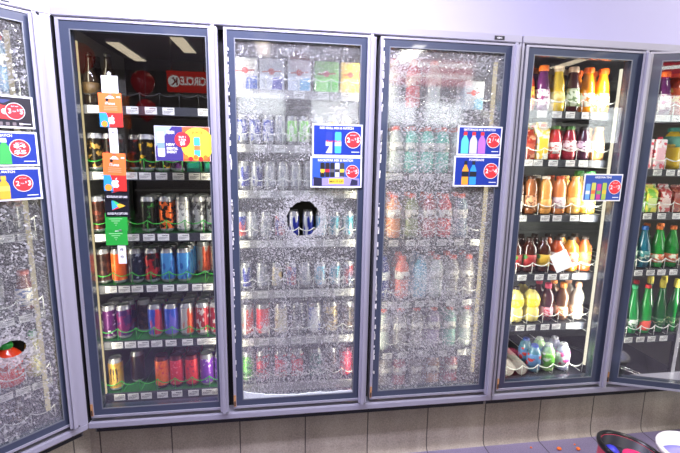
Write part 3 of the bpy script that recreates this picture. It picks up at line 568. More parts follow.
LAY[3]=[
   (1.79, [], [(1.621, 'clearbot', 1, 0), (1.723, 'sportred', 1, 0), (1.827, 'clearbot', 1, 0), (2.027, 'packsky', 1, 0), (2.135, 'packsky', 1, 0)]) ,
   (1.477, [1.599, 1.645, 1.729, 1.802, 1.893], [(1.572, 'sportclear', 2, 0), (1.649, 'sportclear', 2, 0), (1.726, 'sportteal', 2, 0), (1.81, 'sportteal', 2, 0), (1.89, 'sportteal', 2, 0), (1.975, 'sportclear', 2, 0), (2.062, 'sportviolet', 2, 0), (2.144, 'sportclear', 1, 0)]) ,
   (1.142, [1.555, 1.638, 1.727, 1.802, 1.893, 1.986, 2.074], [(1.556, 'sportyellow', 2, 0), (1.651, 'sportorange', 2, 0), (1.746, 'sportolive', 2, 0), (1.838, 'sportmaroon', 2, 0), (1.925, 'sportred', 2, 0), (2.013, 'sportslate', 2, 0), (2.102, 'sportslate', 2, 0), (2.181, 'sportclear', 1, 0)]) ,
   (0.815, [1.592, 1.646, 1.71, 1.792, 1.869, 1.963, 2.053], [(1.606, 'sportnavy', 2, 0), (1.709, 'sportcoral', 2, 0), (1.808, 'powerblue', 2, 0), (1.897, 'sportclear', 2, 0), (1.988, 'sportgrey', 2, 0), (2.079, 'sportgrey', 2, 0), (2.172, 'sportgrey', 1, 0)]) ,
   (0.531, [1.63, 1.712, 1.824, 1.936, 2.045], [(1.616, 'sportclear', 2, 0), (1.711, 'sportgrey', 2, 0), (1.801, 'sportgrey', 2, 0), (1.898, 'sportviolet', 2, 0), (1.991, 'sportaqua', 2, 0), (2.09, 'sportclear', 2, 0)]) ,
   (0.275, [], [(1.638, 'sportgrey', 1, 0), (1.712, 'sportpink', 2, 0), (1.81, 'sportgrey', 1, 0), (1.91, 'sportpeach', 2, 0), (2.016, 'sportpink', 2, 0), (2.118, 'sportgrey', 1, 0)]) ,
]
LAY[4]=[
   (1.798, [2.382, 2.465, 2.538, 2.628, 2.668], [(2.329, 'juiceredyel', 1, 0), (2.406, 'juicepurple', 2, 0), (2.485, 'juiceyellow', 2, 0), (2.575, 'juiceberry', 2, 0), (2.667, 'juiceorange', 2, 0), (2.753, 'juiceorange', 2, 0)]) ,
   (1.555, [2.331, 2.386, 2.471, 2.568, 2.642], [(2.353, 'cartonred', 2, 0), (2.427, 'cartonyel', 2, 0), (2.501, 'jarred', 2, 0), (2.57, 'jarberry', 2, 0), (2.652, 'jardark', 2, 0), (2.74, 'jarpeach', 2, 0)]) ,
   (1.266, [2.326, 2.457, 2.527, 2.627, 2.686], [(2.325, 'coffeedark', 2, 0), (2.4, 'coffeebrown', 2, 0), (2.487, 'coffeecaramel', 2, 0), (2.57, 'coffeecaramel2', 2, 0), (2.659, 'coffeetan', 2, 0), (2.744, 'juiceyel2', 2, 0)]) ,
   (0.943, [2.358, 2.458, 2.535, 2.606, 2.679], [(2.342, 'teared', 2, 0), (2.413, 'teared', 2, 0), (2.497, 'teayellow', 2, 0), (2.582, 'teaorange', 2, 0), (2.667, 'tealemon', 2, 0), (2.753, 'teaamber', 2, 0)]) ,
   (0.655, [2.375, 2.44, 2.525, 2.592, 2.678], [(2.377, 'lemonade', 2, 0), (2.474, 'lemonade', 2, 0), (2.567, 'pinkcap', 2, 0), (2.66, 'orangecap', 2, 0), (2.755, 'peachcap', 2, 0)]) ,
   (0.344, [2.35, 2.491, 2.609, 2.678], [(2.521, 'squatblue', 2, 0), (2.609, 'squatgreen', 2, 0), (2.706, 'squatpurple', 2, 0), (2.796, 'squatgrey', 2, 0)]) ,
]
LAY[5]=[
   (1.798, [3.036, 3.091, 3.157], [(3.034, 'juiceberry', 2, 0), (3.119, 'juicepurple', 2, 0), (3.223, 'jugred', 1, 0)]) ,
   (1.513, [2.998, 3.09, 3.17, 3.239], [(3.046, 'cartonpink', 2, 0), (3.127, 'cartonpink', 2, 0), (3.259, 'pineapple', 1, 0)]) ,
   (1.275, [2.993, 3.067, 3.155, 3.25], [(3.04, 'cartonlime', 2, 0), (3.115, 'cartongreen', 2, 0), (3.205, 'cartonredw', 2, 0), (3.288, 'cartonred', 2, 0), (3.373, 'cartonred', 1, 0)]) ,
   (0.953, [2.993, 3.062, 3.139, 3.209, 3.287], [(3.049, 'greenyel', 2, 0), (3.132, 'greenblue', 2, 0), (3.224, 'greenorange', 2, 0), (3.316, 'greenorange', 2, 0), (3.41, 'greenorange', 2, 0)]) ,
   (0.551, [2.995, 3.06, 3.138, 3.211, 3.291], [(3.042, 'greenblue2', 2, 0), (3.121, 'greengreen', 2, 0), (3.208, 'greenred', 2, 0), (3.303, 'greengold', 2, 0), (3.399, 'greengold', 2, 0)]) ,
]

# --- cooler A: angled unit at the far left (turned 45 degrees)
R45=PI/4; OA=Vector((.185,0,0)); MA=Matrix.Translation(OA)@Matrix.Rotation(R45,4,'Z')
ca=make_cooler('silver framed drinks cooler turned at an angle at the far left',OA,R45,-.78,-.004,None,dark,None,0,depth=.55)
b=MB(); b.box(-.037,-.0005,-.006,.06,.338,2.0965,alum); b.build('jamb',ca)
mullion(ca,-.06,-.008,(-.118,),(255,236,190),2.4,.7,((-.085,-1),)); mullion(ca,-.775,-.74,(),)
HA=[(-.242,.79,.046,.040)]
XA=-.745
glassA=crazed_glass('crazed_glass_far_left',.08,[(-.242-XA-.012,.79,.045,.11,.9)],seed=3.1,size=135,haze=.04)
make_door(ca,XA,-.080,0,glassA,[(-.242-XA-.012,.79,.048,.036)],right=.012)
b=MB(); b.box(-.155,-.130,-.0095,-.0082,2.1045,2.121,mat((24,24,34),.5)); put_text(b,'GEMS',-.1425,2.110,.006,-.0098,white); b.build('maker_badge',ca)
b=MB(); b.box(-.112,-.060,-.0092,-.0082,2.100,2.128,white); b.flat([(-.10,2.1135),(-.072,2.1135),(-.072,2.1165),(-.10,2.1165)],-.0096,mat((130,70,150),.5)); b.build('sticker',ca)
zA=[1.78,1.50,1.22,.868,.549,.345]
for i,z in enumerate(zA): make_shelf(ca,-.735,-.085,z,[[-.24,-.15],[-.24,-.15],[-.26,-.19,-.13],[-.224,-.158],[-.26,-.199,-.14],[]][i],clearp,rail_m,deck_dark,.085,.50)
K.update({
'bigorange':('juice_bottle','green-capped orange-red juice bottle','bottle',jb([(.045,0),(.054,.006),(.055,.03),(.050,.07),(.045,.085),(.052,.092),(.055,.11),(.05,.134),(.034,.152),(.022,.163),(.020,.170)],(226,64,34),(40,150,60),.023,.022,(226,80,50),(236,110,60),(.085,.125),0,30)),
'greentop':('soda_bottle','green-capped yellowish soda bottle','bottle',jb(COLA,(150,150,70),(50,170,80),.0165,.025,(196,190,120),(150,150,80),(.04,.09))),
'banded':('drink_bottle','bottle with white and blue bands','bottle',bottle(JAR,liq((110,60,40)),mat((170,80,60),.4),.022,.018,can_mat((226,220,206),(90,110,160),26,.55,0,3,.5),(.02,.10))),
'bluewhite':('drink_bottle','pale blue-white bottle','bottle',sp((120,160,200),(240,240,244))),
'greyred':('drink_bottle','dark grey bottle with red mark','bottle',sp((90,94,98),(150,120,120))),
'blackcap':('drink_bottle','black-capped clear bottle','bottle',bottle(SPORT,liq((130,134,130)),mat((24,24,24),.4),.02,.03,mat((170,170,160),.5),(.08,.13))),
})
for i,items in enumerate([[(-.32,'bluewhite',1,0),(-.22,'bluewhite',1,0),(-.13,'bluewhite',1,0)],[(-.30,'greyred',1,0),(-.20,'bluewhite',1,0)],[(-.33,'greyred',1,0),(-.23,'greyred',1,0),(-.14,'greyred',1,0)],[(-.36,'blackcap',1,0),(-.24,'blackcap',1,0),(-.13,'banded',1,0)],[(-.335,'bigorange',1,0),(-.219,'bigorange',1,0),(-.123,'greentop',1,0)],[(-.32,'darkcan',1,0),(-.22,'darkcan',1,0)]]):
    stock(i,6,0,zA[i]+.0172,items,MA,R45,.19)
# --- cooler B: three doors
cb=make_cooler('wide drinks cooler with one clear and two shattered doors',(0,0,0),0,.187,2.172,None,dark,None,0)
b=MB(); b.box(.1875,.192,-.006,.06,.338,2.0965,gasket); b.build('left_gasket',cb)
warm=(255,232,180)
mullion(cb,.193,.212,(.226,),warm,2.8,.9,((.24,.6),)); mullion(cb,.80,.85,(),warm,3.4,4,((.79,-.8),(.862,.6)))
mullion(cb,1.47,1.515,(),warm,5,4,((1.458,-.6),(1.527,.6))); mullion(cb,2.125,2.160,(2.108,),warm,4,1.2,((2.10,-.6),))
for k,xx in enumerate((2.150,)):
    b=MB(); b.box(2.1625,2.1715,-.006,.06,.338,2.0965,silver); b.build('jamb',cb)
g2=crazed_glass('crazed_glass_holed_door',.20,[(1.178-.844,1.286,.075,.135,.9),(1.073-.844,1.023,.01,.04,.3)],top_thin=.22,seed=0,haze=.04)
g3=crazed_glass('crazed_glass_holeless_door',.24,[],top_thin=.06,seed=8.4,haze=.07)
make_door(cb,.190,.784,0,clear,right=.010,glass_l=.048)
make_door(cb,.832,1.451,0,g2,[(1.178-.844,1.286,.076,.082),(1.073-.844,1.023,.012,.015)],crumbs=True,chips=True)
make_door(cb,1.500,2.122,0,g3,crumbs=False,chips=True)
b=MB(); b.box(2.036,2.084,-.0095,-.0082,2.104,2.121,mat((24,24,34),.5)); put_text(b,'GEMS',2.06,2.109,.007,-.0098,white); b.build('maker_badge',cb)
spans={1:(.212,.795),2:(.862,1.462),3:(1.525,2.12),4:(2.235,2.80),5:(2.875,3.42)}
for dn in (1,2,3):
    for i,(z,tags,items) in enumerate(LAY[dn]):
        pale=dn==2; make_shelf(cb,*spans[dn],z,tags,(greenp if i>0 else gasket) if dn==1 else clearp,rail_pale if dn==2 else rail_m,deck_green if dn==1 and i>0 else deck_dark,.074 if dn<3 else .085)
        items=[t for t in items if spans[dn][0]-.0+.01<t[0]<spans[dn][1]-.02]
        stock(i,len(LAY[dn]),dn,z+.0172,items)
b=MB(); b.box(.1935,.1965,.10,.14,.34,2.09,mat((170,168,160),.35,.6))
for k in range(56): b.box(.1963,.1972,.113,.127,.36+.031*k,.378+.031*k,gasket)
b.build('slotted_upright',cb)
# --- cooler C: juice door and the door left ajar
cc=make_cooler('right-hand juice and water cooler with its last door ajar',(0,0,0),0,2.176,3.56,None,mat((76,78,78),.5),None,0)
b=MB(); b.box(2.1765,2.187,-.006,.06,.338,2.0965,silver); b.build('jamb',cc)
cool=(255,246,222)
mullion(cc,2.188,2.225,(),cool,10,1.6,((2.24,.6),)); mullion(cc,2.81,2.858,(2.79,),cool,11,1.4,((2.74,-.8),(2.87,.6)))
mullion(cc,3.46,3.50,(3.45,),cool,10,1.6,((3.44,-.7),))
make_door(cc,2.186,2.793,0,clear,right=.038)
make_door(cc,2.833,3.455,math.radians(20),clear,right=.03,glass_l=.055)
for dn in (4,5):
    for i,(z,tags,items) in enumerate(LAY[dn]):
        make_shelf(cc,*spans[dn],z,tags,clearp,rail_m,deck_dark,.085)
        items=[t for t in items if spans[dn][0]+.0<t[0]<spans[dn][1]-.02]
        pass
        stock(i,len(LAY[dn]),dn,z+.0172,items)
b=MB(); b.box(3.36,3.385,.095,.12,.338,2.09,chrome); b.build('upright_post',cc)
for k in range(2): 
    b=MB(); b.tube([(2.95+.03*k,.62,.326),(3.16+.03*k,.10,.326)],.005,chrome); b.build('floor_runner',cc)

for kx in (2.345,2.425):
    b=MB(); i=b.mi(mat((150,146,140),.5)); A=[];B_=[]
    for k in range(13):
        a=PI+PI*k/12; A.append(b.bm.verts.new((kx+.037*math.cos(a),.13,.362+.045+.045*math.sin(a)))); B_.append(b.bm.verts.new((kx+.037*math.cos(a),.60,.40+.045+.045*math.sin(a))))
    for k in range(12): f=b.bm.faces.new((A[k],A[k+1],B_[k+1],B_[k])); f.material_index=i; f.smooth=True
    o=b.build('lane_chute',cc); m_=o.modifiers.new('t','SOLIDIFY'); m_.thickness=.0025
# paper slip hanging in the tea shelf
b=MB(); b.box(-.05,.05,-.0006,.0006,0,.10,white); o=b.build('paper_slip',None,(2.600,.102,.985)); o.rotation_euler=(math.radians(-14),math.radians(-22),0)
tag(o,'crumpled white paper slip leaning on the tea bottles behind juice door','paper')

# ---------------------------------------------------------------- posters
BLUE=(18,50,146); RED=(230,44,52)
def glyph(mb,cx,z0,h,w,y,body,cap,label=None,can_=False):
    if can_: 
        mb.flat([(cx-w*.42,z0),(cx+w*.42,z0),(cx+w*.5,z0+h*.05),(cx+w*.5,z0+h*.93),(cx+w*.4,z0+h),(cx-w*.4,z0+h),(cx-w*.5,z0+h*.93),(cx-w*.5,z0+h*.05)],y,mat(body,.5))
    else:
        mb.flat([(cx-w*.5,z0),(cx+w*.5,z0),(cx+w*.5,z0+h*.55),(cx+w*.42,z0+h*.66),(cx+w*.2,z0+h*.80),(cx+w*.2,z0+h*.86),(cx-w*.2,z0+h*.86),(cx-w*.2,z0+h*.80),(cx-w*.42,z0+h*.66),(cx-w*.5,z0+h*.55)],y,mat(body,.5))
        mb.flat([(cx-w*.25,z0+h*.84),(cx+w*.25,z0+h*.84),(cx+w*.22,z0+h),(cx-w*.22,z0+h)],y-.0003,mat(cap,.5))
    if label: mb.flat([(cx-w*.5,z0+h*.34),(cx+w*.5,z0+h*.34),(cx+w*.5,z0+h*.56),(cx-w*.5,z0+h*.56)],y-.0003,mat(label,.5))
def poster(label,cx,cz,w,h,bg,title,price,art,M=None,rz=0,tilt=0,price_x=.31,price_r=.26,base=(0,-.0065,0)):
    b=MB(); y=0
    b.box(-w/2,w/2,-.001,.0006,-h/2,h/2,white); m=.03*w
    b.flat([(-w/2+m,-h/2+m),(w/2-m,-h/2+m),(w/2-m,h/2-m),(-w/2+m,h/2-m)],-.0016,mat(bg,.45))
    if title: put_text(b,title,-w*.02,h*.345,h*.068,-.0024,white,.03)
    art(b,w,h,-.0022)
    if price:
        px,pz,pr=w*price_x,h*.02,h*price_r; b.flat(disc(px,pz,pr),-.0034,white); b.flat(disc(px,pz,pr*.93),-.0038,mat(RED,.5))
        if isinstance(price,str):
            put_text(b,price[0],px-pr*.56,pz-pr*.27,pr*.56,-.0042,white,.02); put_text(b,'FOR' if price[1]=='-' else price[1],px-pr*.09,pz-pr*.08,pr*(.13 if price[1]=='-' else .5),-.0042,white,.01)
            put_text(b,'$',px+pr*.27,pz+pr*.02,pr*.24,-.0042,white,.0); put_text(b,price[3],px+pr*.62,pz-pr*.27,pr*.56,-.0042,white,.03)
        else:
            put_text(b,price[0],px,pz+pr*.08,pr*.42,-.0042,white,.03,w=pr*1.15); put_text(b,'OR',px,pz-pr*.12,pr*.12,-.0042,white,.02); put_text(b,price[1],px,pz-pr*.62,pr*.42,-.0042,white,.03,w=pr*1.15)
        put_text(b,'BUY ANY',px,pz+pr*.52,pr*.12,-.0042,white,.01)
    b.flat([(w*.28,-h*.37),(w*.44,-h*.37),(w*.44,-h*.345),(w*.28,-h*.345)],-.0024,white)
    o=b.build('price_poster'); tag(o,label,'poster',None)
    p=Vector((cx,0,cz))+Vector(base); o.location=(M@p) if M else p; o.rotation_euler=(0,tilt,rz); return o
def art_cans(b,w,h,y):
    glyph(b,-w*.17,-h*.40,h*.66,w*.13,y,(36,56,150),(200,200,205),(206,208,214),True); b.flat([(-w*.235,-h*.40),(-w*.105,-h*.02),(-w*.105,-h*.40)],y-.0002,mat((200,204,212),.4))
    glyph(b,.01*w,-h*.40,h*.66,w*.13,y,(70,170,226),(200,200,205),(196,222,236),True)
    put_text(b,'Red Bull',-w*.08,-h*.06,h*.06,y-.0012,mat((220,40,50),.5),.02,w=w*.28)
def art_rock(b,w,h,y):
    for k,(c,l) in enumerate((((30,26,26),(220,180,40)),((40,30,32),(180,40,50)),((30,30,34),(90,90,96)),((206,206,206),(60,60,66)),((60,60,60),(230,210,60)))): 
        glyph(b,-w*.27+w*.095*k,-h*.16,h*.46,w*.085,y,c,(200,200,205),l,True)
    b.flat([(-w*.45,-h*.44),(w*.45,-h*.44),(w*.45,-h*.2),(w*.1,-h*.14),(-w*.45,-h*.22)],y-.0005,mat((150,140,200),.5))
    b.flat([(-w*.15,-h*.38),(w*.15,-h*.38),(w*.15,-h*.2),(-w*.15,-h*.2)],y-.0008,mat((226,190,60),.5)); put_text(b,'MIX IT UP',0,-h*.33,h*.06,y-.0012,mat((60,40,30),.5),.01,w=w*.26)
    b.flat([(-w*.44,-h*.44),(-w*.28,-h*.44),(-w*.28,-h*.2),(-w*.44,-h*.16)],y-.001,mat((30,30,60),.5)); b.flat([(w*.27,-h*.42),(w*.42,-h*.42),(w*.42,-h*.26),(w*.30,-h*.22)],y-.001,mat((40,40,70),.5))
    st=[(-w*.27+w*.04*(1 if k%2 else .42)*math.cos(PI/2+k*PI/5)*1,h*.02+w*.04*(1 if k%2==0 else .42)*math.sin(PI/2+k*PI/5)) for k in range(10)]
    st=[(-w*.27+w*.042*(1 if k%2==0 else .42)*math.cos(PI/2+k*PI/5),h*.02+w*.042*(1 if k%2==0 else .42)*math.sin(PI/2+k*PI/5)) for k in range(10)]
    b.flat(st,y-.0012,mat((240,200,50),.5))
def art_bottles(cols,cap,lab=None,x0=-.36,dx=.19,hh=.74,ww=.15):
    def f(b,w,h,y):
        for k,c in enumerate(cols): glyph(b,w*(x0+dx*k),-h*.44,h*hh,w*ww*1.12,y-.0004*k,c,cap,lab)
    return f
def art_tall(b,w,h,y):
    for k,(c,l) in enumerate((((110,170,220),(220,230,236)),((206,206,90),(226,120,60)),((196,60,140),(110,170,90)),((170,196,80),(226,190,60)))): glyph(b,w*(-.38+.14*k),-h*.44,h*(.58+.04*(k%2)),w*.11,y-.0004*k,c,(200,200,200),l,True)
def art_chips(b,w,h,y):
    for k,c in enumerate(((226,120,40),(236,190,50),(214,50,50))): 
        cx=w*(-.30+.2*k); b.flat([(cx-w*.09,-h*.22),(cx+w*.09,-h*.24),(cx+w*.08,h*.2),(cx,h*.18),(cx-w*.08,h*.22)],y-.0004*k,mat(c,.5))
        b.flat(disc(cx,0,w*.045,16),y-.0004*k-.0003,white)
    for k in range(9): b.flat([(w*(-.44+.09*k),-h*.42),(w*(-.39+.09*k),-h*.42),(w*(-.39+.09*k),-h*.32),(w*(-.44+.09*k),-h*.32)],y,mat((120,110,110),.5))
    b.flat([(-w*.44,h*.25),(w*.1,h*.25),(w*.2,h*.36),(-w*.44,h*.38)],y,mat((60,70,120),.5))
SPT=SPORT
poster('blue price poster with two slim cans, upper poster on round-holed door',1.328,1.642,.226,.141,BLUE,'RED BULL MIX & MATCH','2-$5',art_cans)
poster('violet-blue price poster with black cans, lower poster on round-holed door',1.325,1.501,.234,.139,(46,84,170),'ROCKSTAR MIX & MATCH','2-$5',art_rock,price_r=.22)
poster('blue price poster with three sports bottles, upper one on crazed door',2.001,1.654,.220,.134,BLUE,'GATORADE MIX & MATCH','2/$4',art_bottles([(90,200,180),(206,200,220),(180,110,210)],(230,50,50),None,-.33,.19))
poster('blue price poster with orange and blue bottles, lower one on crazed door',1.997,1.512,.229,.143,BLUE,'POWERADE','2-$4',art_bottles([(240,160,50),(50,150,226)],(30,34,44),(26,28,40),-.25,.17,.78,.13))
poster('blue price poster with four colourful cans on the juice door',2.672,1.439,.213,.136,(40,76,160),'ARIZONA TEAS','2-$3',art_tall)
XL=-.205
poster('black price poster with snack bags, topmost on far-left door',XL,1.717,.232,.120,(26,24,34),None,'3-$5',art_chips,MA,R45,price_x=.24)
poster('blue price poster with soda bottles, middle one on far-left door',XL+.002,1.580,.232,.130,BLUE,'MIX & MATCH',('$4','$5'),art_bottles([(40,50,150),(150,30,60),(226,80,50),(60,170,80)],(230,230,230),None,-.42,.15),MA,R45,price_x=.24)
poster('blue price poster with tall yellow bottle, lowest on far-left door',XL,1.447,.234,.125,BLUE,'MIX & MATCH','2-$3',art_bottles([(30,120,190),(70,160,70),(226,170,50)],(230,180,60),(240,200,90),-.36,.17,.7,.13),MA,R45,price_x=.24)
# two-panel energy drink poster on the gift-card door
def two_panel(b,w,h,y):
    b.flat([(0,-h*.49),(w*.49,-h*.49),(w*.49,h*.49),(0,h*.49)],y,mat((232,96,48),.5)); b.flat(disc(w*.27,0,h*.47,36),y-.0003,mat((226,218,60),.5))
    b.flat([(-w*.49,-h*.49),(0,-h*.49),(0,h*.49),(-w*.18,h*.49),(-w*.49,-h*.1)],y,mat((60,50,120),.5)); b.flat([(-w*.49,-.1*h),(-w*.18,h*.49),(-w*.49,h*.49)],y-.0002,mat((150,170,226),.5))
    glyph(b,-w*.39,-h*.38,h*.72,w*.13,y-.0006,(206,214,240),(60,60,90),(120,150,220),True); glyph(b,w*.26,-h*.36,h*.56,w*.11,y-.0006,(70,170,200),(60,60,90),(230,120,60),True)
    put_text(b,'REIGN',-w*.21,h*.28,h*.09,y-.0008,white,.03,w=w*.13); put_text(b,'NEW',-w*.22,-h*.06,h*.07,y-.0008,white,.03); put_text(b,'ESSENTIAL',-w*.19,-h*.17,h*.07,y-.0008,white,.03,w=w*.2); put_text(b,'ENERGY',-w*.2,-h*.27,h*.07,y-.0008,white,.03,w=w*.18)
    put_text(b,'JUICE',w*.27,h*.30,h*.07,y-.0008,mat((214,80,40),.5),.02,w=w*.2)
    for k in range(5): b.flat(disc(w*(.05+.09*k),-h*(.38+.05*(k%2)),h*.07,12),y-.0009,mat((214,40,44) if k%2 else (236,120,40),.5))
    b.flat(disc(0,h*.12,h*.22),y-.0012,mat(RED,.5)); put_text(b,'BUY 1',0,h*.17,h*.055,y-.0016,white,.02); put_text(b,'2 FOR',0,h*.09,h*.055,y-.0016,white,.02); put_text(b,'$5',0,-.03*h,h*.10,y-.0016,white,.03)
poster('violet and yellow two-panel energy drink poster on the gift-card door',.664,1.613,.225,.145,(60,50,120),None,None,two_panel)

# ---------------------------------------------------------------- hanging clip strip and gift cards
strip=thing('clip_strip','long white plastic clip strip hanging on the gift-card door','strip',(.398,-.0305,1.10))
b=MB(); b.box(-.031,.031,-.001,.001,.705,.775,white); b.tube([(-.006,0,.775),(-.006,0,.785),(0,0,.790),(.006,0,.785),(.006,0,.775)],.0018,white); b.build('header_tab',strip)
b=MB(); b.box(-.016,.016,-.001,.001,.0,.705,white); b.build('strip_band',strip)
for z,yy in ((.03,-.003),(.062,-.003),(.145,-.0055),(.209,-.0068),(.277,-.0065),(.350,-.0085),(.462,-.0115),(.50,-.003),(.55,-.003),(.697,-.006)):
    b=MB(); b.tube([(-.005,-.001,z-.004),(-.004,yy,z+.004),(.004,yy,z+.006),(.006,yy,z),(.001,-.001,z-.006)],.0012,mat((120,120,124),.4),5); b.build('hook',strip)
def card(label,cx,z0,z1,w,y,bg,art,tilt=0):
    b=MB(); h=z1-z0; b.box(-w/2,w/2,-.0005,.0005,-h/2,h/2,mat(bg,.4)); art(b,w,h,-.0009); o=b.build('gift_card',None,(cx,y,(z0+z1)/2)); o.rotation_euler=(0,tilt,0)
    tag(o,label,'gift card','gift cards hung on the white clip strip'); return o
def apple(b,cx,cz,s,y):
    pts=[(-.02,.30),(.10,.36),(.26,.36),(.40,.24)]
    pts+=[(.31,.14),(.27,.0),(.31,-.14),(.42,-.24),(.34,-.42),(.22,-.54),(.10,-.54),(0,-.49),(-.10,-.54),(-.22,-.54),(-.34,-.42),(-.44,-.20),(-.46,.02),(-.40,.22),(-.26,.35),(-.12,.35)]
    b.flat([(cx+x*s,cz+z*s) for x,z in pts],y,white); b.flat([(cx+x*s,cz+z*s) for x,z in ((0,.40),(.02,.56),(.18,.68),(.17,.52),(.08,.42))],y,white)
def art_itunes(b,w,h,y):
    b.flat([(-w/2,-h/2),(w/2,-h/2),(w/2,-h*.08),(-w/2,-h*.08)],y,mat((222,50,46),.4)); b.flat([(-w/2,-h/2),(-w*.1,-h/2),(-w*.08,-h*.3),(-w*.2,-h*.08),(-w/2,-h*.08)],y-.0003,mat((50,150,220),.4))
    b.flat(disc(-w*.3,-h*.5+h*.09,h*.09,20),y-.0005,mat((240,150,50),.4)); apple(b,.02*w,-h*.29,h*.22,y-.0008)
    put_text(b,'iTunes',0,h*.16,h*.075,y-.0008,white,.01,w=w*.42)
    for k in range(3): b.flat([(-w*.28,h*(.10-.05*k)),(w*.30,h*(.10-.05*k)),(w*.30,h*(.115-.05*k)),(-w*.28,h*(.115-.05*k))],y-.0006,mat((246,170,130),.4))
    b.flat([(w*.3,h*.36),(w*.45,h*.36),(w*.45,h*.40),(w*.3,h*.40)],y-.0006,white); b.flat(disc(-w*.12,h*.30,w*.07,16),y-.0007,mat((40,30,30),.4)); b.flat([(-w*.2,h*.34),(w*.22,h*.34),(w*.08,h*.42),(-.04*w,h*.42)],y-.0006,white)
def art_play(b,w,h,y):
    x0,z0=-w*.22,h*.40
    b.flat([(x0,z0),(x0+w*.26,0),(x0,-h*.14)],y,mat((60,170,230),.4)); b.flat([(x0,z0),(x0+w*.34,h*.16),(x0+w*.2,h*.08)],y-.0003,mat((70,200,120),.4)); b.flat([(x0+w*.2,h*.10),(x0+w*.34,h*.18),(x0+w*.58,h*.06),(x0+w*.3,-h*.06)],y-.0006,mat((240,190,60),.4)); b.flat([(x0,-h*.16),(x0+w*.22,0),(x0+w*.36,-h*.04)],y-.0004,mat((230,60,70),.4))
    put_text(b,'GOOGLE PLAY GIFT CARD',0,-h*.38,h*.10,y-.0008,white,.02,w=w*.86)
def art_green(b,w,h,y):
    b.flat([(-w*.06,h*.30),(w*.24,h*.34),(w*.24,h*.46),(w*.1,h*.40),(-w*.02,h*.42)],y-.0004,white)
    for k in range(4): b.flat([(-w*.34+k*.01,h*(.16-.12*k)),(w*.28-k*.01,h*(.16-.12*k)),(w*.28-k*.01,h*(.20-.12*k)),(-w*.34+k*.01,h*(.20-.12*k))],y-.0004,mat((150,220,150),.4))
card('upper orange and red gift card on the white clip strip',.396,1.674,1.808,.088,-.0345,(240,120,60),art_itunes)
card('lower orange and red gift card, above the black cards',.396,1.414,1.570,.088,-.0400,(240,120,60),art_itunes,.03)
card('upper black gift card with bright triangle, under the orange card',.398,1.375,1.462,.094,-.0375,(24,24,32),art_play,.02)
card('lower black gift card with bright triangle, above green cards',.394,1.305,1.388,.094,-.0350,(24,24,32),art_play)
card('upper green gift card partly under the black card',.386,1.245,1.320,.088,-.0340,(40,160,60),art_green)
card('lower green gift card, last of the hanging cards',.382,1.182,1.256,.088,-.0330,(40,160,60),art_green)

# ---------------------------------------------------------------- room
wall_m=mat((166,163,194),.7,0,noise=.02,scale=3)
kick=tiled('kick_tile',(128,118,106),(170,160,144),(70,62,56),.200,.33,streak=True,jw=.006)
b=MB(); prof=[(.040,0.0),(.050,.008),(.056,.025),(.060,.06),(.062,.308)]
def ext(mb,prof,x0,x1,m,yb):
    i=mb.mi(m); A=[mb.bm.verts.new((x0,y,z)) for y,z in prof]; B=[mb.bm.verts.new((x1,y,z)) for y,z in prof]
    for k in range(len(prof)-1): f=mb.bm.faces.new((A[k],B[k],B[k+1],A[k+1])); f.material_index=i; f.smooth=True
    a2=[mb.bm.verts.new((x,yb,z)) for x in (x0,x1) for z in (prof[0][1],prof[-1][1])]
    mb.bm.faces.new((A[-1],B[-1],a2[3],a2[1])).material_index=i
ext(b,prof,.152,9.5,kick,.10); struct(b,'baseboard_back')
b=MB(); ext(b,prof,-6.9,.040,tiled('kick_tile_angled',(128,118,106),(170,160,144),(70,62,56),-.05,.33,streak=True,jw=.006),.10); o=struct(b,'baseboard_left'); o.location=OA; o.rotation_euler=(0,0,R45)
b=MB(); b.box(.185,9.6,0,.1,2.1285,3.1,wall_m); b.box(3.57,9.6,0,.1,.31,2.1285,wall_m); struct(b,'wall_back')
b=MB(); b.box(-9.7,0,0,.1,2.1285,3.1,wall_m); b.box(-9.7,-.79,0,.1,.31,2.1285,wall_m); o=struct(b,'wall_left'); o.location=OA; o.rotation_euler=(0,0,R45)
floor_m=tiled('floor_tile',(104,96,116),(136,126,150),(44,40,48),.200,.33,.33,.045,rough=.32,jw=.005)
b=MB(); b.box(-7.2,9.6,-7.2,.9,-.05,0,floor_m); struct(b,'floor')
b=MB(); b.box(-7.2,9.6,-7.2,.9,3.1,3.2,mat((214,210,206),.8)); struct(b,'ceiling')
b=MB(); b.box(9.5,9.6,-7.2,.1,0,3.1,mat((200,196,190),.8)); struct(b,'wall_right')
# storefront with window openings
wins=[(.2,1.22,2.3,2.82),(1.7,2.78,2.18,2.70),(3.05,4.02,2.2,2.74),(4.14,5.1,2.2,2.74),(6.45,7.3,2.2,2.9),(8.05,9.1,1.9,2.78)]
b=MB(); fm=mat((140,136,130),.8); xs=-7.2
for (a,c,z0,z1) in wins:
    b.box(xs,a,-7.2,-7,0,3.1,fm); b.box(a,c,-7.2,-7,0,z0,fm); b.box(a,c,-7.2,-7,z1,3.1,fm); xs=c
b.box(xs,9.6,-7.2,-7,0,3.1,fm); struct(b,'wall_front')
for k,(a,c,z0,z1) in enumerate(wins):
    b=MB(); b.ring(a,c,z0,z1,a+.04,c-.04,z0+.04,z1-.04,-7.06,-7.0,alum); b.box(a+.04,c-.04,-7.035,-7.03,z0+.04,z1-.04,clear); struct(b,'window_%d'%(k+1))
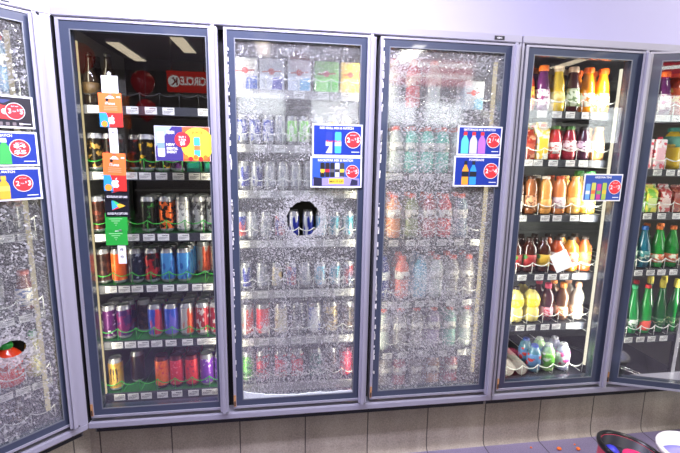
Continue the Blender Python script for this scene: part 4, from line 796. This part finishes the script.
# ceiling lights
lights=[(-1.2,-5.2,0),(-.25,-4.4,0),(.85,-4.3,0),(2.95,-4.4,0),(.9,-.80,1),(3.5,-1.2,2),(-1.3,-2.4,0),(5.6,-4.2,0)]
pos=['far left back','second from left at the back','above the middle','right of the middle','nearest the cooler doors','by the juice door','left of the coolers','far right']
for (x,y,kind),ps in zip(lights,pos):
    t=thing('ceiling_light','long ceiling light, %s'%ps,'light',(x,y,2.78 if kind==1 else 3.1),PI/2 if kind==1 else 0,'ceiling lights of the shop')
    b=MB(); b.box(-.10,.10,-.62,.62,-.05,-.001,white,bev=.004); b.build('housing',t)
    b=MB(); b.box(-.085,.085,-.60,.60,-.060,-.050,emis((255,236,206) if kind!=1 else (236,226,255),4 if kind==0 else 7)); b.build('diffuser',t)
    if kind==1: b=MB(); b.tube([(0,-.5,-.002),(0,-.5,.319)],.004,chrome); b.tube([(0,.5,-.002),(0,.5,.319)],.004,chrome); b.build('hanging_rod',t)
def area(name,loc,rot,sx,sy,E,col):
    l=bpy.data.lights.new(name,'AREA'); l.shape='RECTANGLE'; l.size=sx; l.size_y=sy; l.energy=E; l.color=col; o=bpy.data.objects.new(name,l); COL.objects.link(o); o.location=loc; o.rotation_euler=rot; return o
area('shop_lamp_near',(.9,-.80,2.71),(0,0,PI/2),.17,1.6,135,(.79,.77,1.0))
area('shop_lamp_right',(3.5,-1.2,3.03),(0,0,0),.17,1.2,62,(1,.98,.93))
area('shop_lamp_left',(-1.3,-2.4,3.03),(0,0,0),.17,1.2,16,(.92,.92,1))
area('shop_lamp_far',(2.95,-4.4,3.03),(0,0,0),.17,1.2,42,(1,.97,.90))
area('daylight_right',(6.4,-2.6,1.5),Vector((-3.4,2.6,-1.0)).to_track_quat('-Z','Y').to_euler(),1.4,1.6,46,(1,.98,.94))
# hanging sign, banner, balloons (behind the camera, seen in the door glass)
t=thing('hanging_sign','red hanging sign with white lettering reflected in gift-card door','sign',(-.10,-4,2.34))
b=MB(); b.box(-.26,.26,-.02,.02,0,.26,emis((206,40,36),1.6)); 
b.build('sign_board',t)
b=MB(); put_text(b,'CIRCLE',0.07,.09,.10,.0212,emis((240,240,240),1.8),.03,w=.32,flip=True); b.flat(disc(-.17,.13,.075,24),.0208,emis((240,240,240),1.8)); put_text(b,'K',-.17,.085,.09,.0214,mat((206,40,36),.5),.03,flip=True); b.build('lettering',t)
b=MB(); b.tube([(-.2,0,.26),(-.2,0,.739)],.004,chrome); b.tube([(.2,0,.26),(.2,0,.739)],.004,chrome); b.build('hanger',t)
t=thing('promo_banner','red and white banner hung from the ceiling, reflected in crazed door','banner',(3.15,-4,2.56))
b=MB(); b.box(-.66,.66,-.01,.01,0,.34,emis((214,60,76),2.2)); b.box(-.66,.66,.0105,.012,.10,.14,emis((255,255,250),4)); b.box(-.66,.66,.0105,.012,.25,.30,emis((255,255,250),4)); b.build('banner_sheet',t)  # glow added to the sheet and its stripes to strengthen their reflection
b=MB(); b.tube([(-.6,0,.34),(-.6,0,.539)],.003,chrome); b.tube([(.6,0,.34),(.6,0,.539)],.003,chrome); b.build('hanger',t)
for (x,y,z,r,lab) in ((-.66,-4,2.44,.15,'upper red balloon reflected beside the hanging sign'),(-.55,-3.7,2.08,.125,'lower red balloon reflected beside the hanging sign'),(1.36,-4,2.78,.16,'red balloon reflected at the top of the round-holed door'),(-1.38,-4,2.72,.17,'red balloon reflected at the far top left of the gift-card door')):
    t=thing('balloon',lab,'balloon',(x,y,z),0,'red balloons tied to the ceiling')
    b=MB(); b.lathe([(.004,-r*1.22),(.012,-r*1.16),(r*.42,-r*.95),(r*.78,-r*.6),(r,0),(r*.86,r*.52),(r*.5,r*.88),(r*.15,r*1.0),(.002,r*1.01)],mat((214,30,40),.2,coat=.5),n=24); b.build('balloon_skin',t)
    b=MB(); b.tube([(0,0,r*1.0),(.01,0,(3.1-z)*.6),(0,0,3.099-z)],.002,white); b.build('ribbon',t)

# ---------------------------------------------------------------- foreground buckets and debris
def bucket(label,x,y,r,h,outer,rim,inner,fill,tiltx,tilty,fillpts):
    rim_dark=inner=='dark'
    t=thing('bucket',label,'bucket',(x,y,0)); t.rotation_euler=(tiltx,tilty,0)
    b=MB(); n=36; b.lathe([(r*.72,.0),(r*.74,.004),(r*.93,h*.96),(r*.95,h-.01),(r*.88,h-.012),(r*.70,.012),(.01,.010)],outer,n=n,mats=[outer]*4+[mat((20,18,34),.4) if rim_dark else outer]*3); b.build('bucket_body',t)
    b=MB(); b.lathe([(r*.93,h-.022),(r*1.0,h-.02),(r*1.02,h-.005),(r*.99,h),(r*.90,h),(r*.885,h-.022),(r*.93,h-.022)],rim,n=n,caps=False)
    b.build('rim',t)
    b=MB(); b.lathe([(r*.80,h*.80),(r*.86,h*.815),(r*.4,h*.86),(.004,h*.87)],fill,n=n); b.build('filling',t)
    for k,(fx,fy,fr,m) in enumerate(fillpts):
        b=MB(); b.lathe([(fr*.6,0),(fr,.012),(fr*.95,.03),(fr*.5,.042),(.003,.044)],m,n=20); b.build('lid_knob',t,(fx,fy,h*.84))
    return t
bucket('pink bucket with a black rim on the floor at lower right',2.53,-.47,.135,.34,mat((226,70,96),.4),mat((16,16,20),.3),'dark',mat((24,22,60),.4),0,.16,[(.02,-.01,.055,mat((236,50,110),.4)),(-.07,.03,.03,mat((50,50,180),.4))])
bucket('white bucket at the lower right corner behind the black-rimmed one',2.86,-.50,.135,.33,mat((226,228,240),.4),mat((236,232,226),.3),None,mat((150,140,226),.4),0,0,[(.03,0,.05,mat((170,160,236),.4))])
DEB=[(2.58, -0.038, 0.012, 'larger orange crumb on the floor, left of two'), (2.685, -0.051, 0.011, 'larger orange crumb on the floor, right of two'), (2.435, -0.005, 0.006, 'tiny orange crumb on the floor nearest the wall joint'), (2.694, -0.012, 0.005, 'tiny orange crumb above the larger crumbs'), (3.064, 0.012, 0.006, 'tiny dark orange crumb beside the black-rimmed bucket')]
CR=[0.989733, -0.14186, 0.017436]
CU=[0.007353, 0.172372, 0.985004]
CF=[0.142738, 0.974763, -0.171646]
CP=[1.0696, -1.8945, 1.5836]
crumb=mat((236,110,40),.6,noise=.1,scale=80)
i0=0
for (x,y,s,lab) in DEB:
    b=MB(); bmesh.ops.create_icosphere(b.bm,subdivisions=2,radius=s); b.mats.append(crumb)
    for v in b.bm.verts: v.co*=1+random.uniform(-.14,.14); v.co.z*=.7
    mn=min(v.co.z for v in b.bm.verts)
    for v in b.bm.verts: v.co.z-=mn
    o=b.build('orange_crumb',None,(x,y,0)); tag(o,lab,'crumb','orange crumbs on the floor by the kick tiles')
# ---------------------------------------------------------------- world, camera
w=bpy.data.worlds.new('daylight'); S.world=w; w.use_nodes=True; w.node_tree.nodes['Background'].inputs[0].default_value=(.95,.98,1,1); w.node_tree.nodes['Background'].inputs[1].default_value=5.5
c=bpy.data.cameras.new('camera'); co=bpy.data.objects.new('camera',c); COL.objects.link(co); S.camera=co
c.sensor_fit='HORIZONTAL'; c.sensor_width=36; c.lens=22.116; c.clip_start=.05
M3=Matrix(((CR[0],CU[0],-CF[0],CP[0]),(CR[1],CU[1],-CF[1],CP[1]),(CR[2],CU[2],-CF[2],CP[2]),(0,0,0,1)))
co.matrix_world=M3
